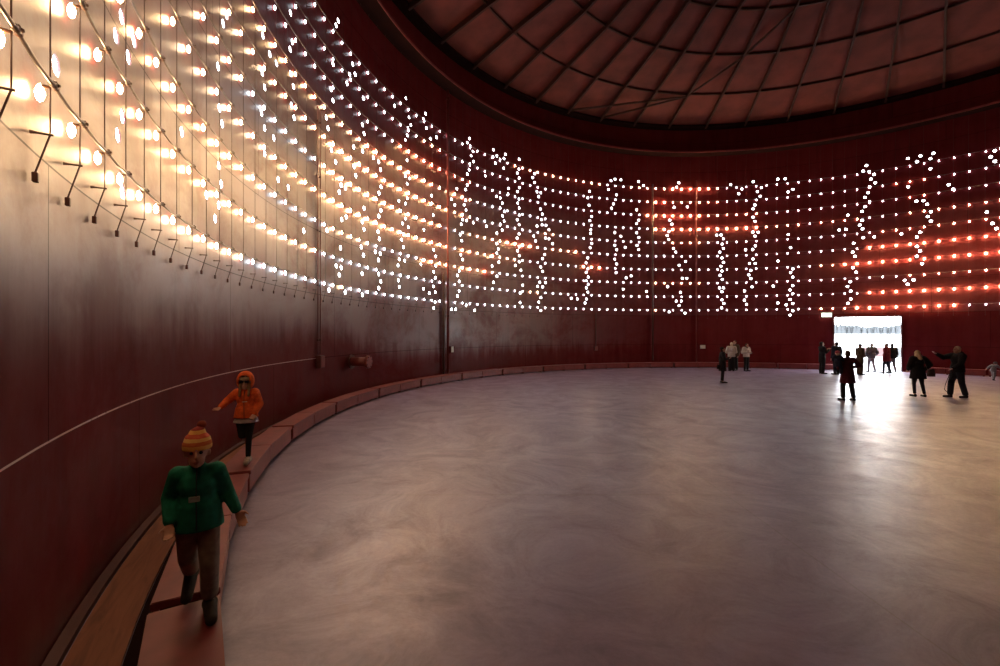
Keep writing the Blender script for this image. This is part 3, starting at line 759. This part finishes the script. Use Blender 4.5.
STAND = dict(pelvis=(0, 0, .96), waist=(0, 0, 1.10), chest=(0, 0, 1.29), neck=(0, .01, 1.46), head=(0, -.015, 1.595),
             sl=(.175, .005, 1.405), el=(.235, .03, 1.12), wl=(.225, -.05, .87), sr=(-.175, .005, 1.405), er=(-.235, .03, 1.12), wr=(-.225, -.05, .87),
             hl=(.085, 0, .91), kl=(.095, -.015, .50), al=(.10, .02, .085), tl=(.115, -.14, .028),
             hr=(-.085, 0, .91), kr=(-.095, -.015, .50), ar=(-.10, .02, .085), tr=(-.115, -.14, .028))
FUR = {}
def cloth(name, col, rough=.85):
    if name not in FUR: FUR[name] = plain(name, col, rough, scale=24, var=.22, bump=.15, spec=.25)
    return FUR[name]
SKIN = plain('skin_tone', (.46, .25, .18), .55, scale=14, var=.08)
def hand_prims(el, wr, hs=1.0, curl=.5, flip=1):
    e, w = Vector(el), Vector(wr); d = (w-e).normalized()
    up = Vector((0, -1, 0)) if abs(d.y) < .8 else Vector((0, 0, 1))
    s = d.cross(up).normalized()*flip; n = s.cross(d).normalized()*flip
    out = [('c', w, .025, w+d*.03*hs, .026)]
    for k, (o_, ln) in enumerate(((-.030, .031), (-.010, .037), (.011, .035), (.030, .027))):
        a = w + d*.025*hs + s*o_*.6*hs; b = w + d*.088*hs + s*o_*hs
        out.append(('c', a, .015, b, .0115))
        c = b + (d*(1-.3*curl) + n*.5*curl).normalized()*ln*1.15*hs + s*o_*.12
        e_ = c + (d*(1-.9*curl) + n*1.1*curl).normalized()*ln*hs
        out += [('c', b, .0105, c, .0095), ('c', c, .0095, e_, .0085)]
    t0 = w + d*.025*hs - s*.018*hs; t1 = t0 + (d*.6 - s*.8 + n*.25).normalized()*.042*hs; t2 = t1 + (d*.85 - s*.35 + n*.35).normalized()*.034*hs
    out += [('c', t0, .015, t1, .012), ('c', t1, .012, t2, .010)]
    return out
def person(loc, rz, h, label, pose, wear, hs=1.0, vox=.013, group=None):
    J = {k: Vector(v) for k, v in {**STAND, **pose}.items()}
    S = h/1.72
    root = empty('person', loc, math.radians(rz))
    hc = J['head']; nk = J['neck']
    k = hs
    # the body: one surface from crown to toes
    sl = wear.get('slim', 1.0)
    B = [('e', J['pelvis'], (.150*sl, .108, .125)), ('e', J['waist'], (.128*sl, .095, .14)), ('e', J['chest'], (.160*sl, .112*sl, .17)),
         ('c', J['sl'], .052, J['sr'], .052), ('c', J['chest']+Vector((0, 0, .1)), .09, nk, .056), ('c', nk, .054, hc-Vector((0, -.012, .06*k)), .052),
         ('e', hc+Vector((0, .012, .022))*k, (.076*k, .093*k, .098*k)), ('e', hc+Vector((0, -.030, -.045))*k, (.056*k, .060*k, .068*k)),
         ('c', hc+Vector((0, -.088, .018))*k, .010*k, hc+Vector((0, -.108, -.018))*k, .015*k),
         ('c', hc+Vector((0, -.080, .034))*k, .022*k, hc+Vector((0, -.078, .036))*k, .022*k),
         ('e', hc+Vector((.078, .01, -.005))*k, (.010*k, .020*k, .030*k)), ('e', hc+Vector((-.078, .01, -.005))*k, (.010*k, .020*k, .030*k)),
         ('e', hc+Vector((0, -.085, -.052))*k, (.024*k, .012*k, .010*k)), ('e', hc+Vector((0, -.074, -.088))*k, (.020*k, .018*k, .018*k))]
    for s, fl in (('l', 1), ('r', -1)):
        B += [('c', J['s'+s], .054, J['e'+s], .041), ('c', J['e'+s], .041, J['w'+s], .028)]
        B += hand_prims(J['e'+s], J['w'+s], max(1.0, k*.95), wear.get('curl', .5), fl)
        B += [('c', J['h'+s], .088, J['k'+s], .057), ('c', J['k'+s], .057, J['a'+s], .040), ('c', J['a'+s]+Vector((0, .02, -.035)), .040, J['t'+s], .030)]
    blob('body', B, vox*S if vox > .01 else vox, SKIN, root, 3, S)
    v2 = max(vox*S*1.1, .008)
    # trousers
    g = .020
    T = [('e', J['pelvis']+Vector((0, 0, -.02)), (.172, .128, .13))]
    for s in 'lr':
        kn, an = J['k'+s], J['a'+s]
        w = wear.get('leg', .02)
        T += [('c', J['h'+s]+Vector((0, 0, -.02)), .090+g, kn, .058+w), ('c', kn, .058+w, kn+(an-kn)*wear.get('leg_to', .88), .045+w*1.2)]
    blob('trousers', T, v2, wear['trousers'], root, 4, S)
    # jacket or coat
    c = wear.get('puff', .024)
    A = [('e', J['waist'], (.140*sl+c+wear.get('tub', 0), .105+c+wear.get('tub', 0)*.8, .19 if wear.get('tub') else .16)), ('e', J['chest'], (.165*sl+c, .118*sl+c, .175)), ('c', J['sl'], .058+c*.7, J['sr'], .058+c*.7),
         ('c', J['chest']+Vector((0, 0, .08)), .10+c*.5, nk-Vector((0, 0, .02)), .066+c*.3)]
    hem = wear.get('hem', .84)
    pel = J['pelvis']; hp = Vector((pel.x, pel.y, hem))
    A += [('f', J['waist'], (.150*sl+c+wear.get('tub', 0), .112+c+wear.get('tub', 0)*.8), hp, (.165*sl+c+wear.get('flare', .0), .120+c+wear.get('flare', .0)*.7))]
    for s in 'lr':
        w = J['w'+s] - (J['w'+s]-J['e'+s]).normalized()*.015
        A += [('c', J['s'+s], .062+c, J['e'+s], .048+c*.8), ('c', J['e'+s], .048+c*.8, w, .036+c*.6)]
    if wear.get('collar', True): A += [('c', nk-Vector((0, 0, .01)), .070, nk+Vector((0, 0, .025)), .066)]
    j = blob(wear.get('coat_name', 'jacket'), A, v2, wear['jacket'], root, 4, S)
    # shoes
    for s in 'lr':
        an, to = J['a'+s], J['t'+s]
        d = (to-an); d.z = 0; d.normalize() if d.length > 1e-4 else None
        drop = an.z - to.z - .03
        q = wear.get('shoe', 1.0); d2 = d*q; lo = an.z - .055; to2 = an + d*(to-an).length*q; to2.z = to.z
        blob('shoe', [('c', an+Vector((0, 0, -.02))-d*.02, .048*q, an+Vector((0, 0, -.045+.03*(q-1)))-d*.03, .048*q), ('c', an-d*.03+Vector((0, 0, -.042+.045*(q-1))), .045*q, to2+d*.02+Vector((0, 0, .006+.036*(q-1))), .036*q),
                      ('c', an-d*.035+Vector((0, 0, -.058+.03*(q-1))), .030*q, to2+d*.03+Vector((0, 0, -.004+.026*(q-1))), .026*q)], max(v2*.8, .007), wear.get('shoes', cloth('black_leather', (.012, .011, .012), .5)), root, 3, S)
    # hair
    hair = wear.get('hair')
    if hair is not None:
        Hh = [('e', hc+Vector((0, .030, .040))*k, (.086*k, .092*k, .096*k)), ('e', hc+Vector((0, .045, -.02))*k, (.082*k, .070*k, .085*k))]
        st = wear.get('style', 'short')
        if st == 'long':
            Hh += [('c', hc+Vector((0, .06, -.02))*k, .075*k, nk+Vector((0, .085, -.06)), .070), ('c', hc+Vector((.06, .03, -.02))*k, .035*k, nk+Vector((.085, .04, -.05)), .035),
                   ('c', hc+Vector((-.06, .03, -.02))*k, .035*k, nk+Vector((-.085, .04, -.05)), .035)]
        if st == 'bun': Hh += [('e', hc+Vector((0, .10, .06))*k, (.05, .045, .05))]
        if st == 'locks':
            for x in (.062, -.062):
                Hh += [('c', hc+Vector((x, -.05, -.03))*k, .026*k, J['chest']+Vector((x*1.25, -.175, .07)), .024), ('c', hc+Vector((x*.8, -.055, .03))*k, .022*k, hc+Vector((x, -.05, -.03))*k, .026*k)]
        blob('hair', Hh, v2*.9, hair, root, 3, S)
    if wear.get('hat') is not None:
        Ht = [('e', hc+Vector((0, .012, .058))*k, (.092*k, .108*k, .082*k)), ('f', hc+Vector((0, .014, .02))*k, (.092*k, .108*k), hc+Vector((0, .012, .07))*k, (.092*k, .108*k))]
        if wear.get('visor'): Ht += [('e', hc+Vector((0, -.13, .045))*k, (.06*k, .075*k, .010*k))]
        blob('hat', Ht, v2*.8, wear['hat'], root, 3, S)
    if wear.get('hood') is not None:
        Hd = [('e', nk+Vector((0, .085, .03)), (.12, .075, .085))]
        blob('hood', Hd, v2, wear['hood'], root, 3, S)
    if wear.get('neck_strip') is not None:
        blob('neck_strip', [('c', nk+Vector((-.04, -.03, 0)), .055, nk+Vector((.04, -.03, 0)), .055), ('c', nk+Vector((0, -.07, -.02)), .045, J['chest']+Vector((0, -.135, -.05)), .035)], v2, wear['neck_strip'], root, 3, S)
    # eyes
    em = plain('eye_dark', (.015, .012, .012), .6, spec=.2) if 'eye_dark' not in bpy.data.materials else bpy.data.materials['eye_dark']
    for x in (.030, -.030):
        bm = bmesh.new(); bmesh.ops.create_uvsphere(bm, u_segments=10, v_segments=8, radius=.012*k*S, matrix=Matrix.Translation((hc+Vector((x, -.083, .012))*k)*S))
        from_bm('eye', bm, em, root, True)
    tag(root, label, 'person', group)
    return root, J, S
def at(x, y, z=0.0):
    """the point of a level surface at height z under a direction of sight"""
    t = 444.44*(EYE-z)/(y-333); return Vector(((x-500)/444.44*t, t, z))
BLK = cloth('black_cloth', (.012, .011, .013)); NAVY = cloth('navy_cloth', (.018, .020, .040)); DJEAN = cloth('dark_denim', (.020, .022, .030))
MAR = cloth('maroon_wool', (.075, .012, .022)); BRN = cloth('brown_wool', (.085, .055, .035)); GRY = cloth('grey_cloth', (.12, .125, .13)); LGRY = cloth('pale_trousers', (.33, .33, .33))
WHT = cloth('white_down', (.55, .52, .50)); RED = cloth('red_wool', (.20, .018, .022)); HBL = cloth('blond_hair', (.66, .54, .36)); HBR = cloth('brown_hair', (.060, .032, .018)); HGR = cloth('grey_hair', (.33, .31, .29)); HDK = cloth('dark_hair', (.018, .012, .010))

# the two children on the bench
GREEN = cloth('green_fleece', (.008, .16, .10)); OLIVE = cloth('olive_trousers', (.19, .15, .115)); BOOT = cloth('dark_boot', (.030, .024, .022))
zb = .339
p = at(198, 612, zb)
r1, J, S = person(p, 30, 1.13, 'child in a green jacket and striped beanie striding along the bench towards the viewer',
    dict(pelvis=(0, .02, .95), chest=(0, -.03, 1.28), waist=(0, 0, 1.09), neck=(0, -.04, 1.45), head=(0, -.085, 1.60),
         hl=(.085, .02, .90), kl=(.10, -.08, .50), al=(.10, -.02, .085), tl=(.115, -.185, .028),
         hr=(-.085, .02, .90), kr=(-.09, .10, .51), ar=(-.09, .42, .235), tr=(-.095, .33, .075),
         sl=(.155, -.02, 1.385), el=(.235, .05, 1.16), wl=(.33, -.02, .95), sr=(-.155, -.02, 1.385), er=(-.235, .05, 1.16), wr=(-.215, -.12, .97)),
    dict(trousers=OLIVE, jacket=GREEN, shoes=BOOT, puff=.028, leg_to=.74, hem=.84, flare=.05, tub=.03, shoe=1.5, slim=.90, leg=.03, curl=.6), hs=1.28, vox=.0075)
def striped_hat():
    m, nt, b = mat('striped_knit')
    tc = N(nt, 'ShaderNodeTexCoord'); sp = N(nt, 'ShaderNodeSeparateXYZ'); nt.links.new(tc.outputs['Generated'], sp.inputs[0])
    wv = N(nt, 'ShaderNodeTexNoise', i_Scale=30.0); nt.links.new(tc.outputs['Object'], wv.inputs['Vector'])
    q = mathn(nt, 'ADD', sp.outputs[2], mathn(nt, 'MULTIPLY', wv.outputs['Fac'], .05))
    r = nt.nodes.new('ShaderNodeValToRGB'); r.color_ramp.interpolation = 'CONSTANT'
    st = [(0, (.30, .026, .020)), (.20, (.75, .42, .10)), (.36, (.55, .13, .03)), (.50, (.85, .55, .18)), (.62, (.48, .08, .03)), (.76, (.75, .42, .10)), (.88, (.24, .02, .018))]
    e = r.color_ramp.elements
    while len(e) < len(st): e.new(.5)
    for el, (pp, c) in zip(e, st): el.position = pp; el.color = (*c, 1)
    nt.links.new(q, r.inputs[0]); nt.links.new(r.outputs[0], b.inputs['Base Color']); b.inputs['Roughness'].default_value = .9
    bp = N(nt, 'ShaderNodeBump', i_Strength=.4, i_Distance=.004); nt.links.new(wv.outputs['Fac'], bp.inputs['Height']); nt.links.new(bp.outputs[0], b.inputs['Normal'])
    return m
hc = J['head']; k = 1.28
KN = striped_hat()
ht = blob('beanie', [('e', hc+Vector((0, .012, .075))*k, (.094*k, .108*k, .088*k)), ('f', hc+Vector((0, .010, .025))*k, (.098*k, .110*k), hc+Vector((0, .012, .075))*k, (.096*k, .110*k)),
                     ('c', hc+Vector((0, .01, .13))*k, .06*k, hc+Vector((.02, .03, .175))*k, .026*k)], .0075, KN, r1, 3, S)
blob('bobble', [('e', hc+Vector((.026, .035, .20))*k, (.034*k, .034*k, .034*k))], .0065, cloth('rust_yarn', (.20, .035, .022)), ht, 1, S)
bm = bmesh.new(); obox(bm, (Vector((-.015, -.200, 1.18)))*S, (.045*S, 0, 0), (0, .004, 0), (0, 0, .026*S)); bmesh.ops.bevel(bm, geom=bm.edges[:], offset=.002, segments=1, affect='EDGES')
from_bm('chest_patch', bm, cloth('pale_patch', (.30, .38, .36)), r1)
bm = bmesh.new(); tube(bm, [Vector((0, -.105, 1.46))*S, Vector((0, -.185, 1.36))*S, Vector((0, -.200, 1.22))*S, Vector((0, -.186, 1.0))*S, Vector((0, -.186, .88))*S], .004, 6)
from_bm('zip', bm, cloth('dark_zip', (.02, .03, .03)), r1)
blob('mouth', [('c', Vector(hc)+Vector((-.018, -.097, -.055))*k, .004, Vector(hc)+Vector((.018, -.097, -.055))*k, .004)], .004, cloth('lip_tone', (.30, .10, .09)), r1, 1, S)

ORG = cloth('orange_shell', (.62, .100, .022)); LEGG = cloth('black_leggings', (.010, .009, .011)); SNK = cloth('grey_sneaker', (.34, .30, .28))
p = at(246, 462, zb+.006)
r2, J, S = person(p, 19, 1.20, 'child in an orange hooded jacket walking along the bench behind the child in green',
    dict(pelvis=(0, .02, .95), chest=(0, -.01, 1.28), neck=(0, -.02, 1.45), head=(0, -.05, 1.60),
         hl=(.075, .02, .90), kl=(.055, -.03, .50), al=(.04, -.01, .085), tl=(.045, -.16, .028),
         hr=(-.085, .02, .90), kr=(-.07, -.04, .54), ar=(-.07, .36, .44), tr=(-.075, .42, .29),
         sl=(.155, -.005, 1.385), el=(.235, .05, 1.15), wl=(.17, -.13, .98), sr=(-.155, -.005, 1.385), er=(-.33, .03, 1.24), wr=(-.41, -.14, 1.15)),
    dict(trousers=LEGG, jacket=ORG, shoes=SNK, puff=.038, hem=.90, flare=.045, tub=.02, shoe=1.45, slim=.86, leg=.004, curl=.7, hair=cloth('light_brown_hair', (.19, .10, .045)), style='locks'), hs=1.26, vox=.0075)
hc = J['head']; k = 1.26
def hood_mesh():
    bm = bmesh.new()
    # a shell open at the face
    r = bmesh.ops.create_uvsphere(bm, u_segments=28, v_segments=20, radius=1.0)
    for v in bm.verts: v.co = Vector((v.co.x*.118*k, v.co.y*.135*k+.012, v.co.z*.150*k+.028*k))
    dele = [v for v in bm.verts if v.co.y < -.045*k and (v.co.x/.075/k)**2 + ((v.co.z-.0*k)/.105/k)**2 < 1.0]
    bmesh.ops.delete(bm, geom=dele, context='VERTS')
    bmesh.ops.solidify(bm, geom=bm.faces[:], thickness=-.010)
    bm.transform(Matrix.Scale(S, 4) @ Matrix.Translation(hc))
    return bm
from_bm('hood', hood_mesh(), ORG, r2, True)
blob('headband', [('f', hc+Vector((0, .0, .050))*k, (.088*k, .104*k), hc+Vector((0, .0, .085))*k, (.080*k, .096*k))], .007, cloth('beige_knit', (.40, .30, .20)), r2, 2, S)
bm = bmesh.new()
for x in (-.036, .036): obox(bm, (hc+Vector((x, -.102, .020))*k)*S, (.033*k*S, 0, 0), (0, .005, 0), (0, 0, .019*k*S))
obox(bm, (hc+Vector((0, -.106, .026))*k)*S, (.008*k*S, 0, 0), (0, .003, 0), (0, 0, .004*S))
bmesh.ops.bevel(bm, geom=bm.edges[:], offset=.003, segments=2, affect='EDGES')
from_bm('shade_band', bm, plain('dark_shade', (.012, .010, .010), .15), r2)  # dark band over the eyes, painted in as the shadow on the face
blob('skirt_hem', [('f', Vector((0, .02, .90)), (.195, .150), Vector((0, .02, .80)), (.235, .180))], .010, cloth('pale_tulle', (.36, .30, .32)), r2, 1, S)
bm = bmesh.new(); obox(bm, Vector((.01, -.192, 1.235))*S, (.045*S, 0, 0), (0, .004, 0), (0, 0, .008*S)); from_bm('chest_patch', bm, cloth('pale_strip', (.55, .38, .26)), r2)
bm = bmesh.new(); tube(bm, [Vector((0, -.12, 1.44))*S, Vector((0, -.178, 1.36))*S, Vector((0, -.190, 1.24))*S, Vector((0, -.182, 1.0))*S, Vector((0, -.180, .90))*S], .004, 6)
from_bm('zip', bm, cloth('dark_zip', (.02, .03, .03)), r2)
blob('mouth', [('c', Vector(hc)+Vector((-.018, -.097, -.055))*k, .004, Vector(hc)+Vector((.018, -.097, -.055))*k, .004)], .004, cloth('lip_tone', (.30, .10, .09)), r2, 1, S)

# the visitors further off
walk = dict(kl=(.09, -.09, .505), al=(.09, -.11, .09), tl=(.10, -.27, .03), kr=(-.09, .02, .50), ar=(-.09, .15, .11), tr=(-.095, .0, .03))
G = 'visitors on the floor of the tank'
# woman with the child on her arm
p = at(847.5, 400.5)
person(p, 176, 1.60, 'woman in a maroon coat seen from behind, carrying a small child',
    dict(el=(.25, -.02, 1.15), wl=(.22, -.24, 1.06), er=(-.38, .02, 1.20), wr=(-.24, -.20, 1.10), kl=(.13, -.03, .50), al=(.16, .03, .085), tl=(.18, -.13, .028), kr=(-.13, .0, .50), ar=(-.17, .05, .085), tr=(-.19, -.11, .028)),
    dict(trousers=BLK, jacket=MAR, coat_name='coat', hem=.60, flare=.05, puff=.035, hair=HBR, style='bun'), group=None)
c = person(p + Vector((-.41, -.13, .68)), 140, .88, 'small child with a pink hat held on the arm of the woman in maroon',
    dict(kl=(.16, -.22, .72), al=(.12, -.16, .40), tl=(.12, -.30, .36), kr=(-.16, -.22, .72), ar=(-.16, -.14, .40), tr=(-.16, -.28, .36), el=(.24, -.10, 1.2), wl=(.20, -.28, 1.24), er=(-.24, -.10, 1.2), wr=(-.20, -.28, 1.24)),
    dict(trousers=NAVY, jacket=NAVY, hem=.80, puff=.05, leg=.04, hat=cloth('pink_knit', (.42, .08, .12))), hs=1.5, group=None)
# man pointing
p = at(957.5, 397.5)
pm = person(p, -92, 1.70, 'fair haired man in a black jacket raising one arm, right of the doorway',
    dict(**{**walk, 'kl': (.09, .05, .50), 'al': (.09, .18, .085), 'tl': (.10, .02, .028), 'kr': (-.09, -.12, .51), 'ar': (-.09, -.16, .085), 'tr': (-.10, -.32, .028)},
         er=(-.22, -.26, 1.34), wr=(-.20, -.50, 1.46), el=(.24, -.12, 1.14), wl=(.20, -.34, 1.00), head=(0, -.03, 1.60)),
    dict(trousers=DJEAN, jacket=BLK, hem=.86, puff=.045, hood=BLK, hair=HBL, leg=.03, curl=.3), group=None)
# woman hand on hip
p = at(918, 396.5)
person(p, 172, 1.57, 'woman with loose blond hair and a black coat, one hand on her hip',
    dict(er=(-.37, .04, 1.17), wr=(-.22, -.02, .99), el=(.27, -.02, 1.13), wl=(.20, -.18, 1.0), kl=(.11, -.03, .50), al=(.13, .03, .085), tl=(.14, -.13, .028), kr=(-.11, .03, .50), ar=(-.16, .08, .085), tr=(-.18, -.07, .028), head=(0, -.06, 1.58)),
    dict(trousers=BLK, jacket=BLK, coat_name='coat', hem=.66, flare=.05, puff=.05, leg=.004, hair=HBL, style='long'), group=None)
p = at(822, 373.8)
person(p, 80, 1.69, 'person in a long dark coat with painted rim light standing left of the doorway',
    dict(head=(0, .0, 1.60), er=(-.22, -.10, 1.16), wr=(-.14, -.27, 1.30), el=(.22, -.10, 1.16), wl=(.10, -.27, 1.30)),
    dict(trousers=BLK, jacket=BLK, coat_name='coat', hem=.62, puff=.03, hair=HDK, leg=.035, neck_strip=cloth('pale_rim', (.42, .40, .38))), group=None)  # pale strip down the front is painted rim light
p = at(836.5, 374.6)
person(p, 190, 1.70, 'person in a navy coat standing at the left jamb of the doorway',
    {}, dict(trousers=BLK, jacket=NAVY, coat_name='coat', hem=.70, puff=.05, hair=HDK, leg=.03), group=None)
p = at(860, 374.8)
person(p, 88, 1.60, 'person in a brown coat and peaked cap standing in the doorway',
    dict(el=(.22, .0, 1.12), wl=(.12, -.20, 1.02), er=(-.22, 0, 1.12), wr=(-.12, -.2, 1.02)), dict(trousers=BRN, jacket=BRN, coat_name='coat', hem=.62, puff=.05, leg=.04, hat=cloth('brown_cap', (.05, .035, .025)), visor=True), group=None)
p = at(871.5, 372.2)
person(p, 178, 1.60, 'person in a dark grey jacket and pale trousers walking through the doorway',
    dict(**walk, el=(.30, .05, 1.14), wl=(.20, -.10, .97), er=(-.30, .05, 1.14), wr=(-.20, -.10, .97)), dict(trousers=LGRY, jacket=GRY, hem=.84, puff=.055, leg=.02, hair=HGR), group=None)
p = at(886.5, 373.6)
person(p, -150, 1.62, 'person in a red coat walking in the right half of the doorway',
    dict(**walk), dict(trousers=DJEAN, jacket=RED, coat_name='coat', hem=.70, flare=.04, puff=.045, hair=HGR, leg=.02), group=None)
p = at(892, 372.6)
person(p, 175, 1.58, 'person in a dark jacket half hidden behind the red coat in the doorway',
    dict(**walk), dict(trousers=GRY, jacket=BLK, hem=.84, puff=.05, hair=HDK), group=None)
p = at(722.5, 383)
person(p, 75, 1.55, 'woman in a knee length black coat standing alone left on the open floor',
    dict(el=(.24, .06, 1.13), wl=(.24, -.02, .89), er=(-.24, -.05, 1.14), wr=(-.16, -.22, 1.18), al=(.05, .03, .085), tl=(.06, -.13, .028), ar=(-.06, .01, .085), tr=(-.06, -.15, .028), kl=(.06, -.01, .5), kr=(-.06, -.01, .5)),
    dict(trousers=BLK, jacket=BLK, coat_name='coat', hem=.58, flare=.03, puff=.035, leg=.006, hair=HDK, style='bun'), group=None)
p = at(731.5, 371.2)
person(p, 170, 1.62, 'person in a white jacket and black trousers seen from behind near the far bench',
    dict(el=(.26, -.05, 1.14), wl=(.15, -.22, 1.10), er=(-.26, -.05, 1.14), wr=(-.15, -.22, 1.10)), dict(trousers=BLK, jacket=WHT, hem=.86, puff=.05, hair=HBL, leg=.04), group=None)
p = at(734.8, 370.4)
person(p, -60, 1.72, 'taller person in a brown jacket beside the one in the white jacket', {}, dict(trousers=BLK, jacket=BRN, hem=.84, puff=.04, hair=HBR, leg=.03), group=None)
p = at(746.3, 371.2)
person(p, 15, 1.58, 'person in a white vest facing inwards with arms bent, near the far bench',
    dict(head=(0, -.06, 1.57), el=(.27, .0, 1.13), wl=(.10, -.24, 1.14), er=(-.29, .0, 1.13), wr=(-.16, -.26, 1.16)), dict(trousers=BLK, jacket=WHT, hem=.88, puff=.04, hair=HDK, leg=.02, neck_strip=BLK), group=None)
p = at(993.5, 380.5)
person(p, 100, .84, 'small child in pale grey running at the right edge by the bench',
    dict(**{**walk}, pelvis=(0, .06, .95), chest=(0, -.10, 1.27), waist=(0, 0, 1.1), neck=(0, -.16, 1.42), head=(0, -.24, 1.54), sl=(.17, -.12, 1.38), sr=(-.17, -.12, 1.38), el=(.26, .12, 1.24), wl=(.30, .26, 1.10), er=(-.24, -.30, 1.22), wr=(-.2, -.48, 1.2)),
    dict(trousers=cloth('pale_grey_suit', (.20, .20, .22)), jacket=cloth('pale_grey_suit', (.20, .20, .22)), hem=.84, puff=.06, leg=.04, hat=cloth('grey_knit', (.12, .12, .13))), hs=1.5, group=None)
# bags that are carried
def bag(loc, rz, w, h, d, m, label, strap):
    root = empty('handbag', loc, math.radians(rz))
    blob('pouch', [('f', (0, 0, 0), (w*.5, d*.5), (0, 0, h), (w*.40, d*.32)), ('e', (0, 0, h*.35), (w*.52, d*.56, h*.36))], .012, m, root, 3)
    bm = bmesh.new(); tube(bm, strap, .008, 6); from_bm('strap', bm, m, root)
    tag(root, label, 'bag')
p = at(918, 396.5)
bag(p + Vector((.21, -.24, .70)), 0, .28, .25, .12, cloth('grey_canvas', (.07, .065, .06)), 'grey shoulder bag hanging at the hip of the blond woman in black', [(-.12, 0, .22), (-.2, .03, .5), (-.22, .1, .72)])
p = at(722.5, 383)
bag(p + Vector((-.26, -.20, .62)), 20, .22, .18, .10, BLK, 'small black handbag at the side of the woman in the black coat', [(-.07, 0, .16), (-.04, 0, .25), (.04, 0, .25), (.07, 0, .16)])
p = at(957.5, 397.5)
bag(p + Vector((-.40, -.20, .52)), 0, .20, .11, .10, BLK, 'small dark pouch with a looping strap hanging from the hand of the man in black', [(.06, 0, .10), (.03, .0, .36), (-.02, 0, .40), (-.10, 0, .20), (-.20, 0, -.05), (-.24, 0, -.22), (-.17, 0, -.30), (-.10, 0, -.32)])
